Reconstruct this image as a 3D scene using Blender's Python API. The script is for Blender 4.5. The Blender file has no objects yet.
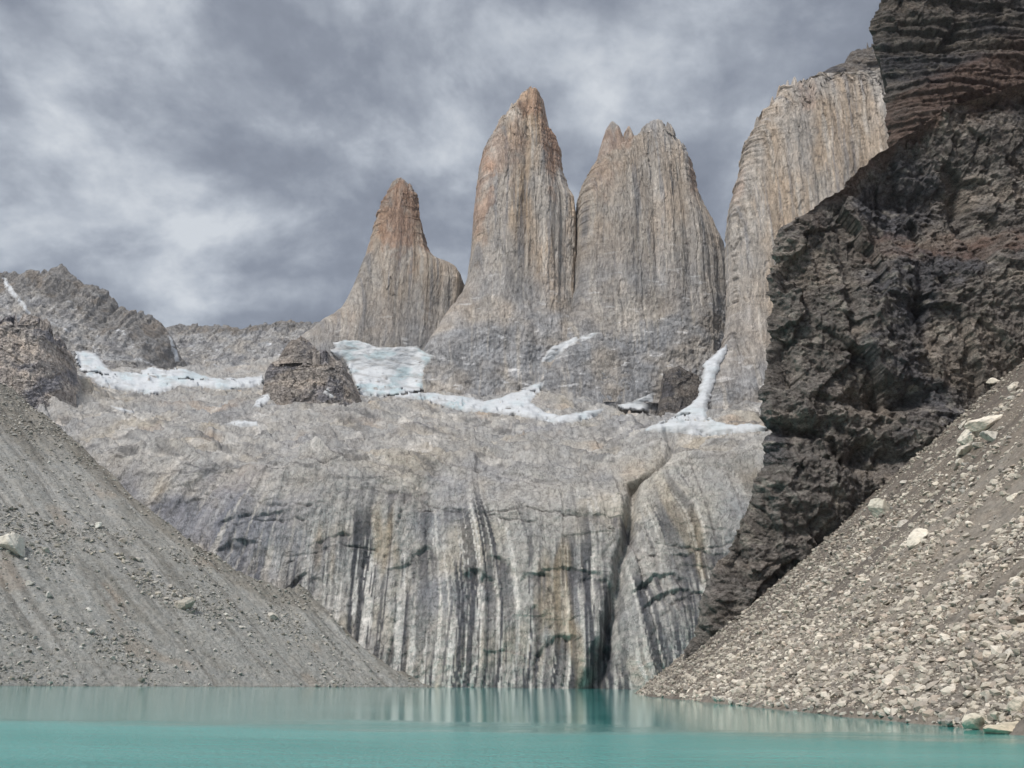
import bpy, math, random
import numpy as np
from mathutils import Matrix, Vector

R = math.radians
SC = bpy.context.scene
COL = SC.collection
rng = np.random.default_rng(7)
HAZE = 0.00002

# ------------------------------------------------------------------ camera
FPX, CX, CY = 1000.0, 512.0, 384.0
PITCH, ROLL, CAMZ = R(16.6), R(0.6), 3.5
cF = np.array([0, math.cos(PITCH), math.sin(PITCH)])
cR0 = np.array([1.0, 0, 0])
cU0 = np.array([0, -math.sin(PITCH), math.cos(PITCH)])
cR = math.cos(ROLL) * cR0 + math.sin(ROLL) * cU0
cU = -math.sin(ROLL) * cR0 + math.cos(ROLL) * cU0
CAM = np.array([0, 0, CAMZ])
cam_data = bpy.data.cameras.new('camera')
cam = bpy.data.objects.new('camera', cam_data)
COL.objects.link(cam)
M = Matrix(((cR[0], cU[0], -cF[0], 0), (cR[1], cU[1], -cF[1], 0), (cR[2], cU[2], -cF[2], CAMZ), (0, 0, 0, 1)))
cam.matrix_world = M
cam_data.sensor_width = 36
cam_data.lens = 36 * FPX / 1024
cam_data.clip_start = 0.5
cam_data.clip_end = 20000
SC.camera = cam

# ------------------------------------------------------------------ light
SUN_EL, SUN_AZ = 47, 218      # azimuth measured clockwise from +Y: behind the camera, to the left
sun_dir = Vector((math.sin(R(SUN_AZ)) * math.cos(R(SUN_EL)), math.cos(R(SUN_AZ)) * math.cos(R(SUN_EL)), math.sin(R(SUN_EL))))
sd = bpy.data.lights.new('sun', 'SUN')
sd.energy = 1.5
sd.angle = R(10)
sd.color = (1.0, 0.95, 0.88)
sun = bpy.data.objects.new('sun', sd)
COL.objects.link(sun)
sun.rotation_euler = sun_dir.to_track_quat('Z', 'Y').to_euler()
sun.location = (0, 0, 1500)

SC.view_settings.view_transform = 'Standard'
SC.view_settings.look = 'None'
SC.view_settings.gamma = 1
SC.view_settings.use_curve_mapping = False
SC.view_settings.exposure = 1.08

W = bpy.data.worlds.new('World')
SC.world = W
W.use_nodes = True
nt = W.node_tree
nt.nodes.clear()


class N:
    """small node-graph helper"""
    def __init__(s, tree): s.t = tree
    def new(s, typ, **kw):
        n = s.t.nodes.new(typ)
        for k, v in kw.items():
            if k.startswith('i_'):
                n.inputs[k[2:].replace('_', ' ')].default_value = v
            else:
                setattr(n, k, v)
        return n
    def put(s, sock, v):
        if hasattr(v, 'links') or hasattr(v, 'is_output'):
            s.t.links.new(v, sock)
        else:
            sock.default_value = v
    def math(s, op, a, b=0.0, c=None, clamp=False):
        n = s.t.nodes.new('ShaderNodeMath'); n.operation = op; n.use_clamp = clamp
        s.put(n.inputs[0], a); s.put(n.inputs[1], b)
        if c is not None: s.put(n.inputs[2], c)
        return n.outputs[0]
    def vmath(s, op, a, b=(0, 0, 0), out=0):
        n = s.t.nodes.new('ShaderNodeVectorMath'); n.operation = op
        s.put(n.inputs[0], a)
        if op == 'SCALE': s.put(n.inputs[3], b)
        else: s.put(n.inputs[1], b)
        return n.outputs[out]
    def mix(s, f, a, b, mode='MIX'):
        n = s.t.nodes.new('ShaderNodeMix'); n.data_type = 'RGBA'; n.blend_type = mode
        s.put(n.inputs[0], f); s.put(n.inputs[6], a); s.put(n.inputs[7], b)
        return n.outputs[2]
    def noise(s, vec, scale, detail=5, rough=0.55, dist=0.0, typ=None):
        n = s.t.nodes.new('ShaderNodeTexNoise')
        if typ: n.noise_type = typ
        s.put(n.inputs['Vector'], vec); n.inputs['Scale'].default_value = scale
        n.inputs['Detail'].default_value = detail; n.inputs['Roughness'].default_value = rough
        n.inputs['Distortion'].default_value = dist
        return n.outputs[0]
    def ramp(s, f, stops, interp='LINEAR'):
        n = s.t.nodes.new('ShaderNodeValToRGB')
        cr = n.color_ramp; cr.interpolation = interp
        while len(cr.elements) > 1: cr.elements.remove(cr.elements[-1])
        for i, (p, c) in enumerate(stops):
            e = cr.elements[0] if i == 0 else cr.elements.new(p)
            e.position = p
            e.color = (*c, 1) if len(c) == 3 else c
        s.put(n.inputs[0], f)
        return n.outputs[0]
    def rng(s, v, a, b, c, d, smooth=False):
        n = s.t.nodes.new('ShaderNodeMapRange')
        if smooth: n.interpolation_type = 'SMOOTHSTEP'
        s.put(n.inputs[0], v)
        for i, x in enumerate((a, b, c, d)): n.inputs[i + 1].default_value = x
        return n.outputs[0]


def ray(px, py):
    px = np.asarray(px, float); py = np.asarray(py, float)
    return (cF[None] + ((px - CX) / FPX)[..., None] * cR[None] + ((CY - py) / FPX)[..., None] * cU[None]) if px.ndim else cF + (px - CX) / FPX * cR + (CY - py) / FPX * cU


def at(px, py, Y):
    """the point of the place that stands at distance Y along pixel (px, py)"""
    d = ray(px, py)
    return CAM + d * (np.asarray(Y) / d[..., 1])[..., None] if np.ndim(px) else CAM + d * (Y / d[1])


# sky: Nishita daylight seen through a broken overcast of grey cloud
g = N(nt)
tc = g.new('ShaderNodeTexCoord').outputs['Generated']
sky = g.new('ShaderNodeTexSky', sky_type='NISHITA', sun_disc=False, sun_elevation=R(SUN_EL), sun_rotation=R(SUN_AZ))
sep = g.new('ShaderNodeSeparateXYZ'); nt.links.new(tc, sep.inputs[0])
dz = g.math('MAXIMUM', sep.outputs[2], 0.02)
inv = g.math('DIVIDE', 1.0, g.math('ADD', dz, 0.55))
cmb = g.new('ShaderNodeCombineXYZ')
nt.links.new(g.math('MULTIPLY', sep.outputs[0], inv), cmb.inputs[0])
nt.links.new(g.math('MULTIPLY', sep.outputs[1], inv), cmb.inputs[1])
cv = g.vmath('ADD', cmb.outputs[0], (3.1, 1.7, 0.0))
warp = g.new('ShaderNodeTexNoise'); warp.inputs['Scale'].default_value = 2.2; warp.inputs['Detail'].default_value = 3
nt.links.new(cv, warp.inputs['Vector'])
cvw = g.vmath('ADD', cv, g.vmath('SCALE', g.vmath('SUBTRACT', warp.outputs['Color'], (0.5, 0.5, 0.5)), 0.13))
big = g.noise(cvw, 3.4, 7, 0.55)
fine = g.noise(cvw, 9.0, 7, 0.6)
dens = g.math('ADD', g.math('MULTIPLY', big, 0.64), g.math('MULTIPLY', fine, 0.36))
dens = g.math('MULTIPLY_ADD', g.math('SUBTRACT', dens, 0.5), 2.5, 0.50)
wdir = g.vmath('ADD', tc, g.vmath('SCALE', g.vmath('SUBTRACT', warp.outputs['Color'], (0.5, 0.5, 0.5)), 0.16))
for px, py, rad, amt in ((30, 105, 0.13, 0.15), (25, 130, 0.05, 0.05), (185, 285, 0.10, 0.22), (195, 300, 0.035, 0.05),
                         (150, 225, 0.10, 0.035), (600, 125, 0.09, 0.05), (600, 40, 0.12, -0.16), (840, 60, 0.1, -0.05), (735, 195, 0.10, 0.10), (440, 245, 0.06, 0.06), (620, 15, 0.14, 0.035), (215, 10, 0.05, 0.06),
                         (265, 95, 0.12, -0.10), (160, 40, 0.14, -0.05), (380, 105, 0.12, -0.05), (60, 225, 0.14, -0.055),
                         (330, 215, 0.10, -0.05), (470, 60, 0.1, -0.035), (260, 330, 0.10, 0.02), (840, 40, 0.15, -0.03), (750, 60, 0.12, -0.03)):
    d = ray(px, py); d = d / np.linalg.norm(d)
    dist = g.vmath('DISTANCE', wdir, tuple(d), out=1)
    dens = g.math('ADD', dens, g.math('MULTIPLY', g.rng(dist, 0, rad, 1, 0, True), amt))
cl = g.ramp(dens, [(0.28, (0.205, 0.224, 0.266)), (0.43, (0.262, 0.287, 0.336)), (0.54, (0.35, 0.38, 0.43)), (0.64, (0.475, 0.51, 0.56)), (0.78, (0.66, 0.69, 0.725))])
# an overcast dome is about three times as bright overhead as at the horizon
zen = g.rng(sep.outputs[2], 0.60, 0.95, 0.0, 1.0, True)
back = g.rng(sep.outputs[1], 0.25, -0.6, 0.0, 1.0, True)
lift = g.math('ADD', 1.0, g.math('ADD', g.math('MULTIPLY', zen, 1.05), g.math('MULTIPLY', back, 0.45)))
cl = g.vmath('SCALE', cl, g.math('MULTIPLY', lift, 4.7))
skyc = g.mix(0.94, sky.outputs[0], cl)
bg = g.new('ShaderNodeBackground'); bg.inputs[1].default_value = 0.1
nt.links.new(skyc, bg.inputs[0])
wo = g.new('ShaderNodeOutputWorld'); nt.links.new(bg.outputs[0], wo.inputs[0])

# ------------------------------------------------------------------ noise in numpy
_ang = np.random.default_rng(3).uniform(0, 2 * np.pi, 1024).astype(np.float32)
_gx, _gy = np.cos(_ang), np.sin(_ang)


def _hash(ix, iy, seed):
    h = ix.astype(np.uint32) * np.uint32(374761393) + iy.astype(np.uint32) * np.uint32(668265263) + np.uint32((seed * 2246822519 + 12345) & 0xffffffff)
    h ^= h >> np.uint32(13)
    h *= np.uint32(1274126177)
    h ^= h >> np.uint32(16)
    return h


def perlin(x, y, seed=0):
    x = np.asarray(x, np.float32); y = np.asarray(y, np.float32)
    fx = np.floor(x); fy = np.floor(y)
    ix = fx.astype(np.int64); iy = fy.astype(np.int64)
    x = x - fx; y = y - fy
    u = x * x * x * (x * (x * 6 - 15) + 10); v = y * y * y * (y * (y * 6 - 15) + 10)
    def gr(dx, dy):
        h = _hash(ix + dx, iy + dy, seed) & np.uint32(1023)
        return _gx[h] * (x - dx) + _gy[h] * (y - dy)
    a = gr(0, 0); a += u * (gr(1, 0) - a)
    b = gr(0, 1); b += u * (gr(1, 1) - b)
    return (a + v * (b - a)) * 1.5


def fbm(x, y, o=4, seed=0, gain=0.5, lac=2.03):
    t = 0; a = 1.0; n = 0
    for k in range(o):
        t = t + a * perlin(x, y, seed + k * 17)
        n += a; a *= gain; x = x * lac; y = y * lac
    return t / n * 1.3


def ridged(x, y, o=4, seed=0, gain=0.5, lac=2.1):
    t = 0; a = 1.0; n = 0
    for k in range(o):
        t = t + a * (1 - np.abs(perlin(x, y, seed + k * 13)) * 1.6)
        n += a; a *= gain; x = x * lac; y = y * lac
    return t / n


def cells(x, y, seed=0):
    """Voronoi: (value of the nearest cell, distance to its edge, offset from its centre in x and y)"""
    x = np.asarray(x, np.float32); y = np.asarray(y, np.float32)
    ix = np.floor(x).astype(np.int64); iy = np.floor(y).astype(np.int64)
    f1 = np.full(x.shape, 9.0, np.float32); f2 = f1.copy(); idv = np.zeros_like(f1)
    ox = np.zeros_like(f1); oy = np.zeros_like(f1)
    for dx in (-1, 0, 1):
        for dy in (-1, 0, 1):
            h = _hash(ix + dx, iy + dy, seed)
            cx = ix + dx + (h & np.uint32(255)).astype(np.float32) / 255
            cy = iy + dy + ((h >> np.uint32(8)) & np.uint32(255)).astype(np.float32) / 255
            d = np.hypot(x - cx, y - cy).astype(np.float32)
            m = d < f1
            f2 = np.where(m, f1, np.minimum(f2, d))
            idv = np.where(m, ((h >> np.uint32(16)) & np.uint32(1023)).astype(np.float32) / 1023, idv)
            ox = np.where(m, x - cx, ox); oy = np.where(m, y - cy, oy)
            f1 = np.where(m, d, f1)
    return idv, f2 - f1, ox, oy


def facets(x, y, seed=0, lev=0.7, tilt=2.2):
    """fractured rock: every Voronoi cell is a plane of its own height and tilt"""
    i, e, ox, oy = cells(x, y, seed)
    r2 = (i * 57.31) % 1.0; r3 = (i * 131.17) % 1.0
    return (i - 0.5) * lev + (r2 - 0.5) * tilt * ox + (r3 - 0.5) * tilt * oy


def prow(t):
    """corners and prows: straight faces meeting at sharp edges"""
    return np.abs(t - np.floor(t) - 0.5) * 2 - 0.5


def ss(a, b, x):
    t = np.clip((x - a) / (b - a), 0, 1)
    return t * t * (3 - 2 * t)


def lerp3(a, b, t):
    return a + (np.asarray(b, np.float32) - a) * t[..., None]


def base_col(shape, c):
    return np.broadcast_to(np.asarray(c, np.float32), (*shape, 3)).copy()


# ------------------------------------------------------------------ mesh helpers
def mesh_obj(name, verts, faces, mat, col=None, parent=None, smooth=True):
    """faces: (n,3) or (n,4) int array"""
    me = bpy.data.meshes.new(name)
    verts = np.ascontiguousarray(verts, np.float32).reshape(-1, 3)
    faces = np.ascontiguousarray(faces, np.int32)
    k = faces.shape[1]
    me.vertices.add(len(verts)); me.vertices.foreach_set('co', verts.ravel())
    me.loops.add(faces.size); me.loops.foreach_set('vertex_index', faces.ravel())
    me.polygons.add(len(faces))
    me.polygons.foreach_set('loop_start', np.arange(0, faces.size, k, dtype=np.int32))
    try:
        me.polygons.foreach_set('loop_total', np.full(len(faces), k, np.int32))
    except Exception:
        pass
    me.polygons.foreach_set('use_smooth', np.full(len(faces), smooth, bool))
    if col is not None:
        c = np.ones((len(verts), 4), np.float32)
        c[:, :3] = np.clip(np.asarray(col, np.float32).reshape(-1, 3), 0.002, 0.9)
        at_ = me.attributes.new('Col', 'FLOAT_COLOR', 'POINT')
        at_.data.foreach_set('color', c.ravel())
    me.materials.append(mat)
    me.update(calc_edges=True)
    me.validate()
    o = bpy.data.objects.new(name, me)
    COL.objects.link(o)
    if parent: o.parent = parent
    return o


def grid_faces(nv, nu, wrap=False, flip=False):
    i = np.arange(nv - 1)[:, None] * nu
    j = np.arange(nu if wrap else nu - 1)[None]
    j2 = (j + 1) % nu
    a, b, c, d = i + j, i + j2, i + nu + j2, i + nu + j
    f = np.stack([a, b, c, d], -1).reshape(-1, 4)
    return f[:, ::-1] if flip else f


def tag(o, label=None, cat=None, group=None, kind=None):
    for k, v in (('label', label), ('category', cat), ('group', group), ('kind', kind)):
        if v: o[k] = v
    return o


# ------------------------------------------------------------------ materials
def rock_mat(name, s, bump=0.5, stretch=(1, 1, 1), contrast=0.35, rough=0.9, strata=None, vor=0.0, crack=1.0):
    joints = []
    """vertex colour (mineral colour, stains) times fine procedural grain, with bump; s = grain size in metres"""
    m = bpy.data.materials.new(name); m.use_nodes = True
    t = m.node_tree; g = N(t)
    b = t.nodes['Principled BSDF']
    b.inputs['Roughness'].default_value = rough
    b.inputs['Specular IOR Level'].default_value = 0.25
    at_ = g.new('ShaderNodeAttribute', attribute_name='Col')
    tc = g.new('ShaderNodeTexCoord').outputs['Object']
    v = g.vmath('MULTIPLY', tc, tuple(1 / (s * k) for k in stretch))
    n1 = g.noise(v, 1.0, 8, 0.68, 0.3)
    n2 = g.noise(v, 0.18, 5, 0.6, 0.6)
    n3 = g.noise(v, 3.7, 3, 0.6)
    k = g.math('ADD', g.math('MULTIPLY', n1, 0.6), g.math('MULTIPLY', n2, 0.4))
    f = g.rng(k, 0.28, 0.72, 1 - contrast * 1.15, 1 + contrast)
    c = g.vmath('SCALE', at_.outputs['Color'], f)
    # joints: thin dark lines where a stretched noise crosses its middle
    for sc_, dk, wd in ((0.42, 0.5, 0.022), (1.1, 0.42, 0.035)):
        q = g.noise(v, sc_, 4, 0.6, 0.4)
        ln = g.rng(g.math('ABSOLUTE', g.math('SUBTRACT', q, 0.5)), 0.0, wd, 1 - dk * crack, 1.0)
        c = g.vmath('SCALE', c, ln)
        joints.append(ln)
    # small tint drift: warm and cool mineral patches
    tint = g.noise(g.vmath('MULTIPLY', tc, (0.6 / s, 0.6 / s, 0.6 / s)), 0.35, 4, 0.6)
    c = g.mix(g.rng(tint, 0.35, 0.65, 0, 0.22), c, g.mix(1.0, c, (1.16, 1.0, 0.82, 1), 'MULTIPLY'))
    t.links.new(c, b.inputs['Base Color'])
    h = g.math('ADD', g.math('MULTIPLY', n1, 1.0), g.math('MULTIPLY', n3, 0.3))
    if crack:
        for ln in joints: h = g.math('ADD', h, g.math('MULTIPLY', ln, 0.35))
    if vor:
        vn = g.new('ShaderNodeTexVoronoi', feature='DISTANCE_TO_EDGE')
        vn.inputs['Scale'].default_value = 0.45
        t.links.new(g.vmath('ADD', v, g.vmath('SCALE', g.new('ShaderNodeTexNoise').outputs['Color'], 0.0)), vn.inputs['Vector'])
        h = g.math('ADD', h, g.math('MULTIPLY', g.math('MINIMUM', vn.outputs['Distance'], 0.12), vor * 6))
    bp = g.new('ShaderNodeBump'); bp.inputs['Strength'].default_value = bump; bp.inputs['Distance'].default_value = s * 1.0
    t.links.new(h, bp.inputs['Height']); t.links.new(bp.outputs[0], b.inputs['Normal'])
    return m


MAT_GRANITE = rock_mat('granite', 6.0, 0.75, (0.6, 0.6, 1.9), 0.36, crack=0.6)
MAT_SLAB = rock_mat('glacier polished slab', 4.0, 0.7, (0.8, 1.0, 1.6), 0.26, 0.75, crack=0.7)
MAT_RIDGE = rock_mat('grey ridge rock', 7.0, 0.8, (1, 1, 1.5), 0.36)
MAT_DARK = rock_mat('dark layered rock', 2.0, 0.8, (1.0, 1.0, 0.75), 0.42)
MAT_SCREE = rock_mat('scree', 0.9, 0.8, (1, 1, 1), 0.36, crack=0)
MAT_SCREE_FAR = rock_mat('grey moraine scree', 1.8, 0.8, (1, 1, 1), 0.3, crack=0)
MAT_STONE = rock_mat('loose stone', 0.45, 0.5, (1, 1, 1), 0.22, crack=0)

m = bpy.data.materials.new('glacier snow'); m.use_nodes = True
g = N(m.node_tree); b = m.node_tree.nodes['Principled BSDF']
at_ = g.new('ShaderNodeAttribute', attribute_name='Col')
tc = g.new('ShaderNodeTexCoord').outputs['Object']
n1 = g.noise(g.vmath('MULTIPLY', tc, (0.05, 0.02, 0.16)), 1.6, 6, 0.65, 0.8)
m.node_tree.links.new(g.vmath('SCALE', at_.outputs['Color'], g.rng(n1, 0.3, 0.7, 0.84, 1.06)), b.inputs['Base Color'])
b.inputs['Roughness'].default_value = 0.7
bp = g.new('ShaderNodeBump'); bp.inputs['Strength'].default_value = 0.55; bp.inputs['Distance'].default_value = 3.0
m.node_tree.links.new(g.noise(g.vmath('MULTIPLY', tc, (0.12, 0.05, 0.3)), 1.0, 6, 0.6, 0.5), bp.inputs['Height'])
m.node_tree.links.new(bp.outputs[0], b.inputs['Normal'])
MAT_SNOW = m

# milky glacial water: turquoise by its rock flour, calm far off, wind-rippled near the shore
m = bpy.data.materials.new('glacial lake water'); m.use_nodes = True
t = m.node_tree; g = N(t); b = t.nodes['Principled BSDF']
tc = g.new('ShaderNodeTexCoord').outputs['Object']
sep = g.new('ShaderNodeSeparateXYZ'); t.links.new(tc, sep.inputs[0])
edge = g.noise(g.vmath('MULTIPLY', tc, (0.03, 0.06, 1)), 1.0, 4, 0.6)
yy = g.math('ADD', sep.outputs[1], g.math('ADD', g.math('MULTIPLY', g.math('SUBTRACT', edge, 0.5), 70.0), g.math('MULTIPLY', sep.outputs[0], 0.22)))
calm = g.rng(yy, 66, 90, 0.0, 1.0, True)
pat = g.math('SUBTRACT', g.noise(g.vmath('MULTIPLY', tc, (0.02, 0.05, 1)), 1.0, 4, 0.55), g.math('MULTIPLY', sep.outputs[0], 0.0035))
basec = g.mix(g.rng(pat, 0.35, 0.65, 0, 1), (0.04, 0.30, 0.278, 1), (0.115, 0.42, 0.392, 1))
t.links.new(basec, b.inputs['Base Color'])
b.inputs['IOR'].default_value = 1.333
t.links.new(g.math('MULTIPLY_ADD', calm, -0.10, 0.16), b.inputs['Roughness'])
rip = g.noise(g.vmath('MULTIPLY', tc, (3.2, 0.9, 1)), 1.3, 4, 0.6, 0.3)
rip2 = g.noise(g.vmath('MULTIPLY', tc, (0.25, 0.8, 1)), 0.6, 4, 0.55)
hgt = g.math('ADD', g.math('MULTIPLY', rip, 0.55), g.math('MULTIPLY', rip2, 0.45))
bp = g.new('ShaderNodeBump'); bp.inputs['Distance'].default_value = 0.5
t.links.new(g.math('MULTIPLY_ADD', calm, -0.845, 0.88), bp.inputs['Strength'])
t.links.new(hgt, bp.inputs['Height']); t.links.new(bp.outputs[0], b.inputs['Normal'])
MAT_WATER = m

# ------------------------------------------------------------------ ground and lake
n = 90
xs = np.linspace(-3000, 3000, n); ys = np.linspace(-2500, 3500, n)
X, Y = np.meshgrid(xs, ys)
Z = -6 + fbm(X / 300, Y / 300, 3, 5) * 2
Z += 12 * ss(0, -60, Y) + 60 * ss(-150, -1500, Y)
gr = mesh_obj('ground', np.stack([X, Y, Z], -1), grid_faces(n, n), MAT_SCREE_FAR, base_col((n, n), (0.28, 0.27, 0.25)))
tag(gr, kind='structure')
xs = np.linspace(-420, 260, 60); ys = np.linspace(-4, 720, 80)
X, Y = np.meshgrid(xs, ys)
lake = mesh_obj('lake', np.stack([X, Y, np.zeros_like(X)], -1), grid_faces(80, 60), MAT_WATER)
tag(lake, kind='structure')


# ------------------------------------------------------------------ headwall: the streaked wall above the lake with the ice-worn slabs over it
PROF = np.array([(-4, -14), (0, -6), (9, 20), (22, 55), (36, 92), (50, 120), (70, 142), (95, 156), (130, 169), (190, 193), (280, 231), (400, 281),
                 (530, 331), (600, 356), (700, 405), (780, 452), (880, 490), (1010, 520)], float)


def edge_dist_open(q, x, y):
    d = np.full(x.shape, 1e9, np.float32)
    for a, b_ in zip(q[:-1], q[1:]):
        ab = b_ - a; t_ = np.clip(((x - a[0]) * ab[0] + (y - a[1]) * ab[1]) / (ab @ ab), 0, 1)
        d = np.minimum(d, np.hypot(x - a[0] - t_ * ab[0], y - a[1] - t_ * ab[1]))
    return d


def headwall():
    nu, nw, ns = 900, 440, 230
    x = np.linspace(-520, 300, nu)
    seg = np.hypot(np.diff(PROF[:, 0]), np.diff(PROF[:, 1])); L = np.r_[0, np.cumsum(seg)]
    k = 7  # rim index
    tt = np.r_[np.linspace(0, L[k], nw, endpoint=False), L[k] + (L[-1] - L[k]) * np.linspace(0, 1, ns) ** 1.35]
    def sm(c):
        v = np.interp(tt, L, PROF[:, c])
        ker = np.hanning(41); ker /= ker.sum()
        return np.convolve(np.pad(v, 20, mode='reflect', reflect_type='odd'), ker, 'valid')
    py, pz = sm(0), sm(1)
    X = np.repeat(x[None], len(tt), 0)
    Yb = 622 + 26 * np.exp(-((x + 20) / 120) ** 2) + 0.0009 * np.clip(-x - 180, 0, None) ** 2 + fbm(x / 90, x * 0 + 3, 3, 2) * 9
    Yb += -26 * ss(95, 190, x)
    hs = 1 + 0.10 * ss(40, 150, x) + 0.05 * fbm(x / 110, x * 0, 2, 8)
    Y = Yb[None] + py[:, None]
    X = X * (1 + 1.5 * np.clip(py - 60, 0, None)[:, None] / 1000)
    Z = pz[:, None] * (1 + (hs[None] - 1) * ss(420, 110, py)[:, None])
    Z = Z - ss(-210, -90, X) * np.interp(py, [500, 600, 700, 780, 880, 1010], [0, 8, 34, 66, 95, 110])[:, None]
    Z = Z - ss(-330, -450, X) * np.interp(py, [500, 700, 780, 880, 1010], [0, 0, 18, 65, 110])[:, None]
    Z = Z - ss(40, 190, X) * np.interp(py, [130, 280, 400, 530, 600, 1010], [0, 6, 18, 38, 46, 46])[:, None]
    Z = Z + 30 * ss(-400, -560, X) * (ss(180, 330, py) * ss(640, 480, py))[:, None]
    lowt = ss(60, 6, py)[:, None] * np.ones_like(X)         # 1 on the steep wall
    wall = ss(110, 40, py)[:, None] * np.ones_like(X)
    # normal of the profile
    ty, tz = np.gradient(py), np.gradient(pz); q = np.hypot(ty, tz)
    ny, nz = -(tz / q), ty / q
    # wall coordinates, streaks fan out a little
    xw = X + 3.0 * fbm(X / 60, Z / 90, 3, 31) + (Z - 70) * 0.30 * fbm(X / 70, Z / 500, 2, 33)
    D = np.zeros_like(X)
    D += 9 * fbm(X / 120, Z / 140, 3, 1) * wall
    D += 1.3 * ridged(xw / 34, Z / 260, 3, 4) * wall
    D += 0.6 * fbm(xw / 7, Z / 60, 3, 6) * wall
    idv, ed, ox, oy = cells(xw / 22, Z / 700, 9)
    plate = (idv - 0.5) * 2.6 + ox * 1.4
    idv2, ed2, ox2, oy2 = cells(xw / 8, Z / 500, 19)
    plate += (idv2 - 0.5) * 1.2
    plate += 2.2 * facets(X / 24, Z / 20, 73, 0.4, 1.6) + 0.8 * facets(X / 8, Z / 7, 74, 0.4, 1.6)
    D += plate * wall * (0.35 + 0.65 * ss(-0.3, 0.3, fbm(X / 80, Z / 60, 2, 12)))
    D += 0.9 * fbm(X / 3.2, Z / 5, 3, 7) + 0.5 * wall * (ridged(xw / 5.5, Z / 40, 3, 70) - 0.5)
    # overhanging exfoliation hollows (seen as dark arches)
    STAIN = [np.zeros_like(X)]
    def hollow(px, py_, w, h, dep, tilt=0.0, asym=0.0):
        nonlocal D
        c = at(px, py_, 655)
        a = 655 / FPX / 0.98
        u = (X - c[0]) / (w * a); top = c[2] + h * a * 0.35 * (1 - u * u) + tilt * u * w * a
        top = top + 3.0 * fbm(X / 8, Z / 20, 3, int(px)) 
        below = (top - Z) / (h * a)
        mk = np.clip(1 - np.abs(u) ** 2.5, 0, 1) * ss(-0.02, 0.05, below) * np.clip(1 - below, 0, 1) ** 2.4
        D -= dep * 0.65 * mk * (0.6 + 0.9 * fbm(X / 9, Z / 14, 3, int(px) + 5))
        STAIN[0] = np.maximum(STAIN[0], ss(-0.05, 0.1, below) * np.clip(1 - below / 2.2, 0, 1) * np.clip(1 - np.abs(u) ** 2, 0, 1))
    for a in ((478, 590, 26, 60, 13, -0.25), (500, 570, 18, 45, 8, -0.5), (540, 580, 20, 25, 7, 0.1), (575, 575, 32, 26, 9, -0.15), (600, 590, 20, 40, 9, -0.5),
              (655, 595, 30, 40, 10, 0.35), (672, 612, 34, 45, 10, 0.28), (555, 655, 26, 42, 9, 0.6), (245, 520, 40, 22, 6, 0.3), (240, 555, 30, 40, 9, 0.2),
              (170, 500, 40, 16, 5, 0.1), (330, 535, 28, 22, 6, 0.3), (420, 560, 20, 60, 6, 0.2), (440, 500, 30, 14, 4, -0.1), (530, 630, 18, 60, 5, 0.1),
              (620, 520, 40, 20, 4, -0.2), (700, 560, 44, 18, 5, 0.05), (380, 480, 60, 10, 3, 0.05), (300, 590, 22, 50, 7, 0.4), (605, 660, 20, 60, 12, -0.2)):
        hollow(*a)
    # the deep gully splitting the wall
    gp = np.array([at(px, q_, 660)[[0, 2]] for px, q_ in ((592, 692), (603, 655), (611, 620), (618, 585), (628, 540), (635, 505), (641, 470), (668, 455), (690, 430))])
    gx = np.interp(Z, gp[:, 1], gp[:, 0]) + 2.5 * fbm(Z / 18, Z * 0, 3, 44)
    gw = np.interp(Z, [0, 30, 90, 130, 170], [8, 5, 4.0, 3.5, 3])
    D -= np.interp(Z, [0, 60, 120, 150, 190], [22, 15, 13, 9, 3]) * np.exp(-(np.abs(X - gx) / gw) ** 2.2)
    D += 7 * ss(0, 22, X - gx) * ss(70, 22, X - gx) * wall
    CRK = np.zeros_like(X)
    for pl in ([(335, 468), (400, 478), (452, 500), (505, 512), (560, 522)], [(470, 508), (520, 500), (575, 508), (618, 530)], [(150, 468), (205, 492), (262, 500), (318, 497)], [(205, 540), (250, 517), (300, 512)],
               [(400, 470), (392, 520), (380, 548)], [(540, 560), (556, 600), (548, 650)], [(640, 565), (668, 548), (700, 552), (742, 540)], [(280, 560), (330, 538), (372, 542)], [(455, 600), (478, 640), (470, 680)], [(645, 650), (668, 610), (690, 598)]):
        q = np.array([at(a_, b_, 655)[[0, 2]] for a_, b_ in pl])
        dd = edge_dist_open(q, X + 2.5 * fbm(X / 9, Z / 9, 3, 75), Z + 2.5 * fbm(X / 9 + 5, Z / 9, 3, 76))
        CRK = np.maximum(CRK, np.exp(-(dd / 0.7) ** 2) * ss(-0.35, 0.15, fbm(X / 12, Z / 12, 3, 77)))
    D -= 1.7 * CRK * wall
    # slabs: benches stepping up and diagonal joints
    sl = 1 - wall
    Yl = Y + 0.35 * X
    D += sl * (8 * fbm(X / 90, Y / 110, 4, 21) + 5.0 * ridged(X / 55 + Y / 160, Yl / 26, 4, 22))
    i3, e3, o3, p3 = cells(X / 34 + Y / 90, Yl / 20, 23)
    i5, e5, o5, p5 = cells(X / 90 + Y / 200, (Y - 0.3 * X) / 46, 29)
    D += sl * ((i3 - 0.5) * 4 + p3 * 5 + (i5 - 0.5) * 7 + p5 * 12)
    D += sl * 1.3 * fbm(X / 9, Y / 9, 4, 24)
    rb = np.exp(-((py[:, None] - 82) / 20) ** 2)
    i4, e4, o4, p4 = cells(X / 40, Z / 7 + fbm(X / 40, Z / 20, 2, 26), 25)
    D += rb * ((i4 - 0.5) * 2.4)
    Xo = X
    Yo = Y + ny[:, None] * D
    Zo = Z + nz[:, None] * D
    # ---- colour: pale granite, black and white water streaks below, tan benches above
    C = base_col(X.shape, (0.43, 0.42, 0.405))
    C = lerp3(C, (0.49, 0.455, 0.40), ss(0.0, 0.5, fbm(X / 60, Z / 45, 3, 51)) * 0.8)
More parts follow.
